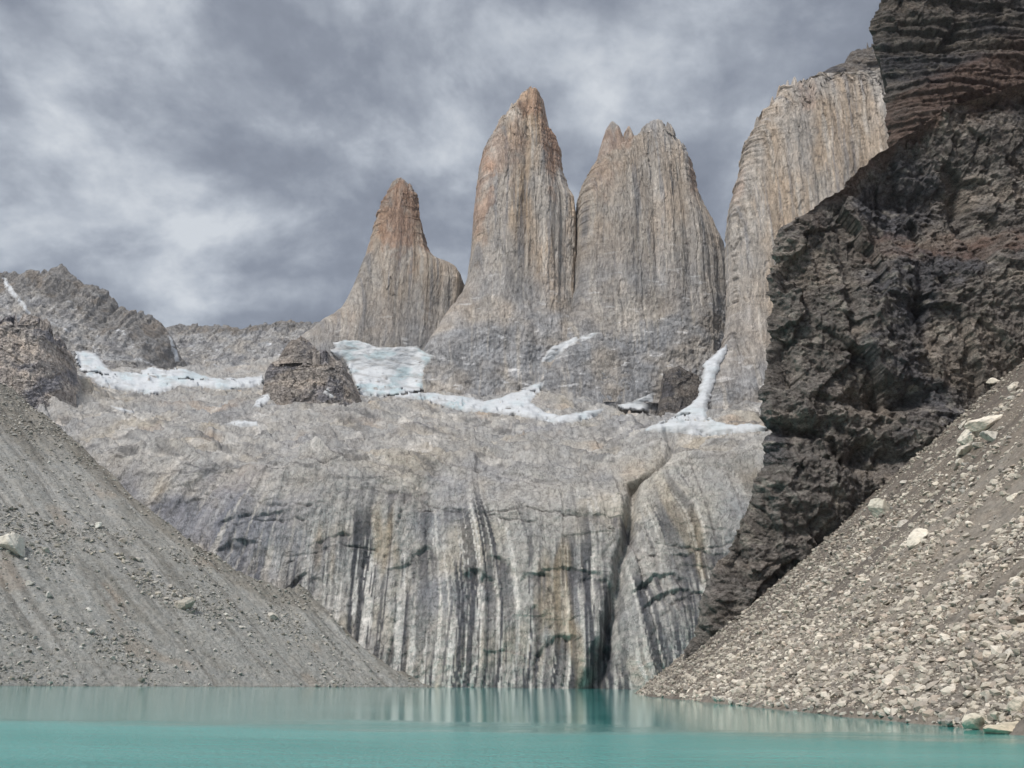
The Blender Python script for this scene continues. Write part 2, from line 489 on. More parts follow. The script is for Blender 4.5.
    C = lerp3(C, (0.32, 0.325, 0.345), ss(0.0, 0.5, fbm(X / 75 + 9, Z / 70, 3, 52)) * 0.8)
    zone = wall * np.clip(ss(-0.55, 0.1, fbm(X / 60, Z / 120, 3, 53) - (Z - 92) / 170), 0, 1) * ss(165, 120, Z + 14 * fbm(X / 14, X * 0, 3, 57))
    s1 = fbm(xw / 5.2, Z / 300, 4, 54, 0.65)
    s2 = fbm(xw / 17, Z / 320, 3, 55, 0.55)
    s3 = fbm(xw / 4.2 + 40, Z / 150, 3, 56, 0.6)
    oid = cells(xw / 7.5, X * 0, 81)[0]; oid2 = cells(xw / 3.6, X * 0 + 3, 82)[0]
    on1 = ss(7, -7, Z - (48 + 125 * oid ** 0.8)); on2 = ss(6, -6, Z - (45 + 115 * oid2))
    C = lerp3(C, (0.075, 0.078, 0.09), on1 * zone * np.clip(ss(-0.03, 0.05, s1) * ss(-0.4, -0.05, s2) + ss(0.10, 0.18, s2) * 0.8, 0, 1) * 0.93)
    C = lerp3(C, (0.72, 0.70, 0.67), on2 * zone * ss(0.12, 0.19, s3) * 0.9)
    C = lerp3(C, (0.42, 0.34, 0.23), zone * ss(0.2, 0.5, fbm(xw / 26, Z / 130, 3, 58)) * 0.55)
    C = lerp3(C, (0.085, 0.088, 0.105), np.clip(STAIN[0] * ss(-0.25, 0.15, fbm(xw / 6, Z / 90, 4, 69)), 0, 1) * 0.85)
    # the blue-grey polished wall at the left under the rim
    lw = ss(-110, -170, X) * ss(10, 60, Z) * ss(165, 130, Z)
    C = lerp3(C, (0.24, 0.25, 0.29), lw * 0.75 * ss(-0.4, 0.2, fbm(X / 40, Z / 40, 3, 59)))
    C = lerp3(C, (0.55, 0.53, 0.50), lw * ss(0.22, 0.4, fbm(xw / 5, Z / 120, 3, 60)) * 0.8)
    # slabs
    C = lerp3(C, (0.46, 0.415, 0.345), sl * ss(-0.1, 0.45, fbm(X / 80, Y / 100, 4, 61)) * 0.85)
    C = lerp3(C, (0.50, 0.39, 0.30), sl * ss(0.25, 0.55, fbm(X / 55, Y / 60, 3, 62)) * 0.55)
    C = lerp3(C, (0.17, 0.17, 0.172), sl * ss(0.10, 0.34, fbm(X / 38 + Y / 80, Yl / 16, 4, 63)) * 0.75)
    C = lerp3(C, (0.66, 0.64, 0.61), sl * ss(0.1, 0.4, fbm(X / 30 - Y / 60, Y / 26, 5, 64)) * 0.7)
    C = lerp3(C, (0.38, 0.378, 0.375), 0.7 * sl * ss(-0.3, 0.3, fbm(X / 50 + 20, Y / 60, 4, 68)))
    C = lerp3(C, (0.42, 0.415, 0.41), ss(500, 640, py)[:, None] * 0.6)
    C = lerp3(C, (0.10, 0.10, 0.10), rb * ss(0.2, 0.4, fbm(X / 34, Z / 4.5, 4, 65)) * ss(-20, -100, X) * 0.7)
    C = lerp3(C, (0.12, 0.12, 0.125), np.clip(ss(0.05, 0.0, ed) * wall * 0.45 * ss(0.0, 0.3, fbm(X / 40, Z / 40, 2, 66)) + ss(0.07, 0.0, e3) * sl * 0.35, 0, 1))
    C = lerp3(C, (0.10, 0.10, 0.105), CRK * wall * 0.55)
    C *= (1 + 0.28 * fbm(X / 4, Z / 5 + Y / 9, 4, 67))[..., None]
    P = np.stack([Xo, Yo, Zo], -1)
    # a back and bottom close the mass
    bk = P[-1].copy(); bk[:, 1] += 500; bk[:, 2] = -20
    P = np.concatenate([P, bk[None]]); C = np.concatenate([C, C[-1:]])
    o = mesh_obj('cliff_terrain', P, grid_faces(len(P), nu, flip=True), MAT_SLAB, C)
    tag(o, kind='structure')
    return o


headwall()


# ------------------------------------------------------------------ lofted rock masses
def loft(name, left, right, Yc, hd, mat, colf, dispf, nrow=460, nang=420, power=2.6, parent=None, front=0.72, lean=0.0, top_round=0.0, zjit=0.0):
    """A free-standing rock mass: at each height it spans from the traced left edge to the traced right edge and is hd deep.
    colf(S, Z, th, X, Y) and dispf(S, Z, th, X, Y) use S = metres round the girth, Z = height."""
    l = np.array([at(px, py, Yc)[[0, 2]] for px, py in left]); r = np.array([at(px, py, Yc)[[0, 2]] for px, py in right])
    l = l[np.argsort(l[:, 1])]; r = r[np.argsort(r[:, 1])]
    z0, z1 = max(l[0, 1], r[0, 1]), min(l[-1, 1], r[-1, 1])
    z = z0 + (z1 - z0) * np.linspace(0, 1, nrow)
    xl, xr = np.interp(z, l[:, 1], l[:, 0]), np.interp(z, r[:, 1], r[:, 0])
    js = float(np.median(xr - xl)) * (0.003 + 0.011 * ss(0.55, 0.9, (z - z0) / (z1 - z0)))
    sd0 = int(abs(Yc) + len(left))
    xl = xl + js * (fbm(z / 7, z * 0 + 1, 4, sd0, 0.6) + 1.2 * (cells(z / 9, z * 0, sd0)[0] - 0.5)); xr = xr + js * (fbm(z / 7, z * 0 + 5, 4, sd0 + 9, 0.6) + 1.2 * (cells(z / 9, z * 0, sd0 + 3)[0] - 0.5))
    cx, hw = (xl + xr) / 2, np.maximum((xr - xl) / 2, 0.3)
    # girth parameter, denser on the side that faces the lake
    th = np.linspace(0, 2 * np.pi, 4001)
    ax = np.sign(np.cos(th)) * np.abs(np.cos(th)) ** (2 / power); ay = np.sign(np.sin(th)) * np.abs(np.sin(th)) ** (2 / power)
    hw0 = np.median(hw)
    arc = np.r_[0, np.cumsum(np.hypot(np.diff(ax) * hw0, np.diff(ay) * hd))]
    w_ = np.where((th > np.pi * 0.98) & (th < np.pi * 2.0) | (th < 0.02), 1.0, (1 - front) / front * 0.8)
    dens = np.r_[0, np.cumsum(np.diff(arc) * w_[1:])]
    tq = np.interp(np.linspace(0, dens[-1], nang, endpoint=False), dens, th)
    a = np.interp(tq, th, ax); b_ = np.interp(tq, th, ay); S = np.interp(tq, th, arc)
    sc = hw / hw0
    ks = np.hanning(max(9, int(nrow * 0.34)) | 1); ks /= ks.sum(); hp = len(ks) // 2
    scs = np.convolve(np.pad(sc, hp, mode='edge'), ks, 'valid')
    scs = np.minimum(scs, sc * 2.2)
    hdz = hd * np.clip(0.35 + 0.65 * scs, 0.05, 1.35) * np.clip(sc * 6, 0.02, 1)
    X = cx[:, None] + hw[:, None] * a[None]
    Y = Yc + lean * (z - z0)[:, None] + hdz[:, None] * b_[None]
    Z = np.repeat(z[:, None], nang, 1)
    SS = X + 0.7 * hd * b_[None]
    TH = np.repeat(tq[None], nrow, 0)
    nx = np.sign(a) * np.abs(a) ** (power - 1) / hw0; ny = np.sign(b_) * np.abs(b_) ** (power - 1) / hd
    q = np.hypot(nx, ny) + 1e-9; nx, ny = nx / q, ny / q
    D = dispf(SS, Z, TH, X, Y)
    D = (D - D.mean()) * (0.35 + 0.65 * np.abs(ny))[None] * np.clip(sc * 2.2, 0.02, 1)[:, None]
    C = colf(SS, Z, TH, X, Y)
    X2 = X + D * nx[None]; Y2 = Y + D * ny[None]
    Z2 = Z.copy()
    if zjit:
        jc = cells(X / (zjit * 2.2), Y / (zjit * 2.2), 91)[0] - 0.5
        Z2 = Z2 + (zjit * (fbm(X / 11, Y / 11, 3, 91) - 0.5) + zjit * 3.2 * (jc - 0.5)) * ss(0.72, 0.97, (Z - z0) / (z1 - z0))
    P = np.stack([X2, Y2, Z2], -1)
    cap = np.array([[cx[-1], Yc + lean * (z1 - z0), z1 + 0.5]])
    V = np.concatenate([P.reshape(-1, 3), cap]); CC = np.concatenate([C.reshape(-1, 3), C[-1:, 0]])
    F = grid_faces(nrow, nang, wrap=True)
    j = np.arange(nang); base = (nrow - 1) * nang
    capf = np.stack([base + j, base + (j + 1) % nang, np.full(nang, len(V) - 1), np.full(nang, len(V) - 1)], -1)
    capf = capf[:, :3]
    # keep everything quads: two-step cap via triangles in a second pass
    o = mesh_obj(name, V, np.concatenate([F[:, [0, 1, 2]], F[:, [0, 2, 3]], capf]), mat, CC, parent)
    return o


def granite_disp(big=7.0, seed=0, zb=330, flare=420):
    def f(S, Z, TH, X, Y):
        u = S + 2.5 * fbm(S / 40, Z / 120, 3, seed + 1)
        up = ss(zb, flare, Z)
        i0, e0, ox0, oy0 = cells(u / 48 + 0.15 * fbm(u / 60, Z / 200, 2, seed + 21), Z / 900, seed + 20)
        t0 = u / 58 + 0.55 * fbm(u / 90, Z / 700, 2, seed + 27); t1 = u / 21 + 0.8 * fbm(u / 50, Z / 420, 2, seed + 28)
        D = big * (1.15 * prow(t0) + 0.42 * prow(t1) * ss(-0.3, 0.2, fbm(u / 40, Z / 200, 2, seed + 30)))
        wz = 0.5 * fbm(u / 9, Z / 60, 3, seed + 22)
        i1, e1, ox, oy = cells(u / 19, Z / 210 + wz, seed + 3)
        D += big * (0.42 * facets(u / 17, Z / 120 + wz, seed + 3, 0.7, 1.4) + 0.19 * facets(u / 6.5, Z / 34 + wz, seed + 4, 0.8, 1.3) + 0.09 * facets(u / 2.6, Z / 9 + wz, seed + 24, 0.9, 1.2))
        D -= big * np.clip(0.03 - e1, 0, 0.03) * 5
        D += big * 0.05 * fbm(S / 3, Z / 4, 3, seed + 6)
        # lower skirts: oblique slabs in place of columns
        uo = S * 0.8 + Z * 0.6
        Dl = big * (1.0 * fbm(S / 60, Z / 60, 4, seed + 7) + 0.6 * (ridged(uo / 26, (Z - S * 0.6) / 60, 4, seed + 8) - 0.5) + 0.2 * fbm(S / 6, Z / 6, 3, seed + 9))
        return D * (0.25 + 0.75 * up) + Dl * (1 - up)
    return f


def granite_col(seed=0, rust=(), zb=330, flare=430, warm=0.5, tone=1.0):
    """rust: list of (px, py, rx, ry, amount) patches of iron-stained rock, at distance Yc"""
    def f(S, Z, TH, X, Y):
        C = base_col(S.shape, (0.325, 0.302, 0.278))
        up = ss(zb, flare + 60, Z + 40 * fbm(S / 50, Z / 60, 2, seed + 40))
        C = lerp3(C, (0.39, 0.295, 0.205), warm * up * ss(-0.35, 0.35, fbm(S / 50, Z / 160, 3, seed + 41)))
        C = lerp3(C, (0.245, 0.26, 0.285), (1 - up) * 0.75 * ss(-0.5, 0.2, fbm(S / 70, Z / 60, 3, seed + 42)))
        u = S + 2.5 * fbm(S / 40, Z / 120, 3, seed + 1)
        C = lerp3(C, (0.185, 0.19, 0.205), up * ss(0.10, 0.42, fbm(u / 9, Z / 190, 4, seed + 43, 0.6)) * 0.6)
        C = lerp3(C, (0.46, 0.43, 0.39), ss(0.16, 0.48, fbm(u / 9, Z / 110, 4, seed + 44)) * 0.55)
        for c, rx, rz, am in rust:
            d = ((X - c[0]) / rx) ** 2 + ((Z - c[2]) / rz) ** 2 + 1.3 * fbm(X / 20, Z / 34, 5, seed + 45, 0.6)
            C = lerp3(C, (0.31, 0.195, 0.135), ss(1.25, -0.1, d) * am)
        fi = cells(u / 34, Z / 320 + 0.4 * fbm(u / 20, Z / 90, 2, seed + 48), seed + 49)[0]; fj = cells(u / 13, Z / 90 + 0.5 * fbm(u / 9, Z / 60, 2, seed + 48), seed + 50)[0]
        C *= (1 + 0.22 * (fi - 0.5) + 0.20 * (fj - 0.5))[..., None]
        i2, e2, _, _ = cells(u / 19, Z / 210 + 0.5 * fbm(u / 9, Z / 60, 3, seed + 22), seed + 3)
        C = lerp3(C, (0.13, 0.13, 0.135), ss(0.035, 0.0, e2) * 0.5)
        C = lerp3(C, (0.72, 0.73, 0.75), (1 - up) * ss(0.44, 0.56, fbm(S / 30 + Z / 60, Z / 9, 4, seed + 47)) * 0.55)
        C *= (1.36 * tone * (1 + 0.28 * fbm(u / 4, Z / 12, 4, seed + 46)))[..., None]
        return C
    return f


def rp(px, py, rx, ry, am, Yc):
    k = Yc / 1000 / 0.93
    return (at(px, py, Yc), rx * k, ry * k, am)


def tower(name, left, right, Yc, hd, seed, rust, label, big=7.0, power=2.5, warm=0.5, zb=400, flare=560, nrow=460, nang=440, tone=1.0, cat='rock tower'):
    rr = [rp(*a, Yc) for a in rust]
    o = loft(name, left, right, Yc, hd, MAT_GRANITE, granite_col(seed, rr, zb, flare, warm, tone), granite_disp(big, seed, zb, flare), nrow, nang, power, zjit=4)
    tag(o, label, cat, 'granite towers above the glacier')
    return o


# north tower (left in view)
tower('rock_tower', [(401, 178), (397, 181), (388, 190), (383, 200), (377, 215), (371, 240), (366, 255), (361, 268), (355, 285), (347, 303), (338, 315), (322, 326), (305, 338), (290, 352), (262, 385), (250, 420)],
      [(402, 178), (408, 181), (415, 188), (418, 195), (419, 210), (423, 228), (427, 245), (431, 254), (436, 260), (443, 264), (451, 267), (457, 271), (461, 276), (465, 286), (463, 300), (460, 316), (462, 335), (470, 360), (480, 385), (490, 420)],
      1450, 55, 100, [(405, 225, 40, 55, 0.75), (400, 195, 18, 22, 0.5)],
      'smallest rock tower, a reddish horn with a rounded shoulder on its right flank', 5.0, 2.3, 0.45, 400, 520, tone=0.9)
# central tower
ct = tower('rock_tower', [(526, 92), (521, 97), (514, 106), (509, 116), (500, 126), (496, 135), (489, 145), (484, 153), (480, 170), (477, 190), (474, 212), (472, 240), (470, 262), (467, 282), (461, 298), (452, 312), (441, 328), (430, 345), (421, 362), (410, 385), (400, 415)],
      [(530, 92), (538, 94), (543, 103), (545, 115), (548, 128), (555, 140), (560, 158), (562, 178), (568, 196), (575, 207), (578, 225), (578, 260), (578, 300), (585, 330), (600, 360), (610, 385), (620, 415)],
      1420, 70, 200, [(552, 165, 10, 55, 0.8), (535, 112, 18, 28, 0.7), (480, 200, 14, 70, 0.6), (505, 165, 24, 45, 0.4), (545, 140, 10, 40, 0.6)],
      'tallest rock tower, a tan spire whose narrow blocky top rises above the others', 7.5, 2.6, 0.75, 430, 600)
# south tower (two blunt heads)
st = tower('rock_tower', [(651, 123), (646, 125), (641, 131), (637, 139), (628, 143), (615, 150), (605, 157), (598, 164), (591, 172), (583, 186), (578, 200), (576, 225), (575, 262), (573, 290), (567, 318), (556, 342), (545, 362), (535, 385), (520, 420)],
      [(657, 122), (663, 124), (670, 132), (675, 142), (684, 151), (690, 165), (694, 182), (697, 198), (705, 215), (714, 232), (721, 248), (726, 268), (728, 292), (729, 320), (728, 350), (735, 385), (745, 420)],
      1390, 70, 300, [(690, 190, 8, 45, 0.5), (612, 150, 20, 20, 0.45), (600, 185, 18, 40, 0.25)],
      'broad grey rock tower with two blunt heads split by a notch', 7.5, 2.8, 0.35, 440, 620, nang=520)
for pts_l, pts_r, sd_, d in (([(610, 125), (605, 131), (602, 141), (599, 152), (595, 168), (592, 190)], [(613, 125), (620, 130), (623, 139), (627, 148), (632, 165), (636, 190)], 310, 30),
                             ([(627, 129), (624, 134), (622, 145), (620, 165)], [(629, 128), (632, 134), (635, 142), (640, 165)], 320, 18),
                             ([(668, 130), (665, 140), (663, 160)], [(671, 131), (676, 140), (680, 160)], 325, 14)):
    s = loft('summit_spire', pts_l, pts_r, 1382, d, MAT_GRANITE, granite_col(sd_, [rp(612, 145, 30, 30, 0.5, 1382)], 400, 500, 0.4), granite_disp(3.0, sd_, 400, 500), 90, 120, 2.2, parent=st)
loft('summit_block', [(523, 93), (520, 97), (519, 103), (515, 116), (508, 135)], [(534, 92), (540, 95), (544, 103), (546, 116), (550, 135)], 1414, 16, MAT_GRANITE, granite_col(220, [rp(533, 108, 30, 30, 0.7, 1414)], 400, 500, 0.6), granite_disp(2.6, 220, 400, 500), 90, 110, 4.0, parent=ct, zjit=1.0)
for pts_l, pts_r, sd_, d in (([(511, 105), (509, 110), (506, 118), (502, 135)], [(513, 105), (515, 110), (518, 118), (524, 135)], 210, 14),):
    loft('summit_spire', pts_l, pts_r, 1412, d, MAT_GRANITE, granite_col(sd_, [rp(500, 120, 20, 20, 0.4, 1412)], 400, 500, 0.6), granite_disp(2.0, sd_, 400, 500), 70, 90, 2.2, parent=ct)

# pale granite face on the right with its dark cap
pf = tower('granite_cliff', [(905, 66), (880, 71), (855, 76), (832, 80), (812, 83), (798, 81), (792, 81), (784, 88), (779, 90), (774, 98), (768, 108), (760, 114), (755, 128), (746, 142), (742, 155), (738, 175), (732, 198), (728, 225), (727, 260), (729, 300), (727, 330), (722, 352), (714, 375), (707, 400), (705, 430), (700, 460)],
      [(910, 66), (960, 68), (985, 76), (1000, 90), (1010, 120), (1020, 200), (1030, 300), (1040, 460)], 1240, 45, 400,
      [(800, 105, 14, 25, 0.35), (735, 190, 8, 30, 0.35)],
      'pale granite face with a jagged crest, between the dark cliff and the broad tower', 7.0, 3.5, 0.55, 330, 420, 460, 620, 1.1, 'cliff')


for x, yt, w_, sd_ in ((779, 87, 7, 431), (787, 82, 6, 432), (794, 78, 9, 433), (803, 80, 8, 434), (812, 80, 9, 435), (772, 98, 7, 436), (757, 118, 7, 437)):
    loft('summit_spire', [(x - 0.6, yt), (x - w_ * 0.25, yt + 4), (x - w_ * 0.4, yt + 10), (x - w_ * 0.6, yt + 30)], [(x + 0.6, yt), (x + w_ * 0.2, yt + 3), (x + w_ * 0.45, yt + 9), (x + w_ * 0.7, yt + 30)], 1236, 9, MAT_GRANITE,
         granite_col(sd_, [], 330, 420, 0.6, 1.05), granite_disp(2.2, sd_, 330, 420), 60, 60, 2.2, parent=pf)


def dark_col(seed, tone=1.0):
    def f(S, Z, TH, X, Y):
        C = base_col(S.shape, (0.078, 0.071, 0.066))
        zt = Z + 0.12 * S + 6 * fbm(S / 60, Z / 60, 3, seed + 1)
        C = lerp3(C, (0.12, 0.105, 0.092), ss(-0.1, 0.4, fbm(S / 60, zt / 14, 4, seed + 2)) * 0.8)
        C = lerp3(C, (0.040, 0.041, 0.048), ss(0.0, 0.4, fbm(S / 40 + 7, Z / 34, 4, seed + 3)) * 0.75)
        C = lerp3(C, (0.15, 0.14, 0.125), ss(0.2, 0.5, fbm(S / 7, zt / 4.5, 4, seed + 4)) * 0.55)
        C *= (2.5 * tone * (1 + 0.4 * fbm(S / 3, zt / 2.2, 4, seed + 5)))[..., None]
        return C
    return f


def dark_disp(big=6.0, seed=0, strat=1.0):
    def f(S, Z, TH, X, Y):
        zt = Z + 0.12 * S + 6 * fbm(S / 60, Z / 60, 3, seed + 1)
        D = big * (0.9 * fbm(S / 60, Z / 80, 2, seed + 11) + 0.5 * (ridged(S / 30 + Z / 140, Z / 75, 4, seed + 12) - 0.5))
        D += big * 1.0 * facets(S / 26 + 0.3 * fbm(S / 20, Z / 20, 3, seed + 18), zt / 38, seed + 19, 0.7, 2.0)
        D += strat * big * 0.42 * fbm(zt / 7, S / 240, 4, seed + 13, 0.6)
        D += big * (0.36 * facets(S / 9, zt / 10, seed + 14, 0.7, 2.0) + 0.19 * facets(S / 3.4, zt / 3.2, seed + 15, 0.7, 2.0) + 0.10 * facets(S / 1.5, zt / 1.2, seed + 26, 0.7, 1.6))
        D += big * 0.06 * fbm(S / 2.2, Z / 2.2, 3, seed + 16)
        return D
    return f


loft('dark_cap', [(866, 42), (858, 46), (850, 52), (846, 56), (844, 66), (840, 72), (826, 75), (819, 79), (813, 84), (806, 100), (800, 130)], [(868, 42), (872, 46), (878, 52), (890, 60), (905, 66), (930, 72), (940, 84), (945, 100), (950, 130)], 1268, 40, MAT_DARK,
     dark_col(410, 0.85), dark_disp(5, 410), 120, 260, 3.5, parent=pf, zjit=5)

# ------------------------------------------------------------------ dark cliff on the right, two tiers with rusty talus between
YD = 335


def cliff_low_col(S, Z, TH, X, Y):
    C = dark_col(500)(S, Z, TH, X, Y)
    # rusty band on top of the tier and on its ledge
    top = np.interp(X, TOPL[:, 0], TOPL[:, 1])
    C = lerp3(C, (0.16, 0.10, 0.08), ss(10, 1, top - Z + 9 * fbm(X / 16, Z / 9, 4, 516)) * ss(100, 125, X) * 0.65)
    zl = at(960, 243, YD)[2]
    C = lerp3(C, (0.17, 0.105, 0.085), ss(9, 5, np.abs(Z - zl + 1 + 3 * fbm(X / 12, Z / 8, 3, 517))) * ss(118, 150, X) * (0.45 + 0.5 * fbm(X / 8, Z / 5, 3, 519)))
    C = lerp3(C, (0.16, 0.15, 0.14), ss(0.2, 0.45, fbm(X / 20, Z / 30, 3, 518)) * ss(95, 60, Z) * 0.4)
    return C


def cliff_low_disp(S, Z, TH, X, Y):
    D = dark_disp(8.0, 500, 0.35)(S, Z, TH, X, Y)
    a = YD / FPX / 0.96
    # step back above the ledge
    zl = at(960, 245, YD)[2]
    led = np.clip((Z - zl + 8 - 2.5 * fbm(X / 14, X * 0, 3, 520)) / 14, 0, 1) * ss(105, 160, X)
    D -= 10 * led
    # brown rounded buttresses and dark recesses
    for px, py, rx, ry, am in ((905, 385, 34, 14, -9), (885, 445, 26, 16, -9), (790, 440, 26, 60, 5), (830, 480, 40, 30, 6), (810, 385, 60, 22, 4), (960, 420, 70, 22, 5),
                               (800, 350, 10, 70, -6), (790, 205, 26, 40, 4), (900, 215, 8, 30, -5), (1000, 190, 8, 50, -6), (930, 160, 40, 14, -5), (820, 415, 60, 8, -6),
                               (870, 300, 6, 60, -4), (940, 290, 6, 40, -4), (780, 300, 10, 60, 3), (725, 590, 14, 40, 4), (745, 540, 8, 60, -5)):
        c = at(px, py, YD - 20)
        d = ((X - c[0]) / (rx * a)) ** 2 + ((Z - c[2]) / (ry * a)) ** 2
        D += am * np.exp(-d ** 1.5 * 0.8) * (1 + 0.5 * fbm(X / 6, Z / 6, 3, int(px)))
    return D


low_l = [(1060, 60), (1024, 74), (1000, 82), (985, 88), (958, 97), (938, 106), (916, 120), (898, 132), (886, 140), (868, 152), (852, 168), (838, 183), (822, 197), (803, 210), (788, 221), (779, 232), (776, 250), (773, 275), (772, 310), (769, 345), (768, 400), (769, 440),
         (763, 470), (752, 497), (742, 515), (730, 545), (716, 580), (704, 610), (694, 638), (685, 655), (680, 700)]
TOPL = np.array(sorted([tuple(at(px, py, YD)[[0, 2]]) for px, py in low_l if py < 240]))
low_r = [(1660, 60), (1680, 300), (1700, 700)]
dc = loft('dark_cliff', low_l, low_r, YD + 85, 100, MAT_DARK, cliff_low_col, cliff_low_disp, 640, 1100, 7.0, front=0.82) if False else None


def cliff_sheet(name, left, Yf, x1, dep, mat, colf, dispf, nu, nv, z0, z1, parent=None, corner=6, slope=0.12, flank=0.5):
    """A cliff face running to the right at distance Yf from its traced left corner, its flank turning away behind that corner, closed by a top and a back."""
    l = np.array([at(px, py, Yf)[[0, 2]] for px, py in left]); l = l[np.argsort(l[:, 1])]
    z = np.linspace(z0, z1, nv)
    xl = np.interp(z, l[:, 1], l[:, 0]) + 1.6 * fbm(z / 6, z * 0, 4, nu, 0.6) + 1.6 * (cells(z / 7, z * 0, nu)[0] - 0.5)
    # plan: s < 0 runs back along the flank, s > 0 along the face
    sf = np.r_[-np.geomspace(dep, 1.0, int(nu * 0.14)), np.linspace(0, 1, int(nu * 0.86))]
    nfl = int(nu * 0.14)
    X = np.zeros((nv, len(sf))); Y = X.copy(); S = X.copy(); NX = X.copy(); NY = X.copy()
    for i in range(len(sf)):
        if i < nfl:
            q = -sf[i]
            X[:, i] = xl + flank * q; Y[:, i] = Yf + q; S[:, i] = -q
        else:
            q = sf[i]
            X[:, i] = xl + (x1 - xl) * q; Y[:, i] = Yf - 0.10 * (x1 - xl) * q; S[:, i] = (x1 - xl) * q + 0.0
    cr = np.exp(-np.clip(np.where(np.arange(len(sf))[None] < nfl, -S, S), 0, None) / corner)
    Y += 0.5 * corner * cr * 0.5
    NX = -np.where(S < 0, 1, cr); NY = -np.where(S < 0, cr * 0.6, 1)
    q = np.hypot(NX, NY); NX, NY = NX / q, NY / q
    Z = np.repeat(z[:, None], len(sf), 1)
    Sx = X + np.where(S < 0, S * 1.0, 0)
    D = dispf(Sx, Z, S, X, Y)
    C = colf(Sx, Z, S, X, Y)
    D = D - cr * 3.5
    D = np.where(S < 0, -np.abs(D) * 0.5, D)
    fade = np.clip(1 - cr * 0.5, 0, 1)
    P = np.stack([X + NX * D * fade, Y + NY * D * fade + slope * (Z - z0), Z], -1)
    top = P[-1:].copy(); top[..., 1] += dep; top[..., 0] += flank * dep; top[..., 2] += 3
    bot = top.copy(); bot[..., 2] = z0
    P = np.concatenate([P, top, bot]); C = np.concatenate([C, C[-1:], C[-1:]])
    return mesh_obj(name, P, grid_faces(len(P), len(sf)), mat, C, parent)


foot = loft('foot_buttress', [(600, 326), (586, 334), (574, 342), (562, 352), (552, 366), (542, 382), (530, 402), (520, 430)], [(606, 326), (622, 328), (640, 334), (650, 346), (655, 362), (660, 382), (664, 405), (670, 430)], 1345, 40, MAT_GRANITE,
            granite_col(340, [], 900, 999, 0.3, 0.86), granite_disp(6.0, 340, 900, 999), 170, 260, 2.6, parent=st, zjit=3)
zt = at(1024, 66, YD)[2]
dc = cliff_sheet('dark_cliff', low_l, YD, 330, 160, MAT_DARK, cliff_low_col, cliff_low_disp, 900, 760, -6, zt, slope=0.0)
tag(dc, 'dark layered cliff rising straight from the stony slope, with a rust coloured ledge', 'cliff', 'dark cliff tiers')
up_l = [(905, -120), (893, -40), (884, -10), (879, 3), (872, 18), (870, 30), (873, 44), (880, 58), (884, 75), (887, 95), (890, 118), (893, 140), (890, 160), (880, 200), (870, 260)]


def cliff_up_col(S, Z, TH, X, Y):
    C = dark_col(600, 0.58)(S, Z, TH, X, Y)
    z0_ = np.interp(X * 0.79, TOPL[:, 0], TOPL[:, 1]) * 1.27
    C = lerp3(C, (0.165, 0.105, 0.085), ss(20, 2, Z - z0_ + 14 * fbm(X / 18, Z / 12, 4, 616)) * 0.6)
    return C


def cliff_up_disp(S, Z, TH, X, Y):
    D = 0.62 * dark_disp(8.0, 600, 2.6)(S, Z, TH, X, Y)
    z0_ = np.interp(X * 0.79, TOPL[:, 0], TOPL[:, 1]) * 1.27
    D += 9 * ss(30, 0, Z - z0_)
    return D


z_a, z_b = at(880, 262, 425)[2], at(905, -100, 425)[2]
uc = cliff_sheet('upper_dark_cliff', up_l, 425, 400, 160, MAT_DARK, cliff_up_col, cliff_up_disp, 520, 440, z_a, z_b, slope=0.0)
tag(uc, 'highest dark cliff tier with thin level bands, set back above a rusty ramp', 'cliff', 'dark cliff tiers')


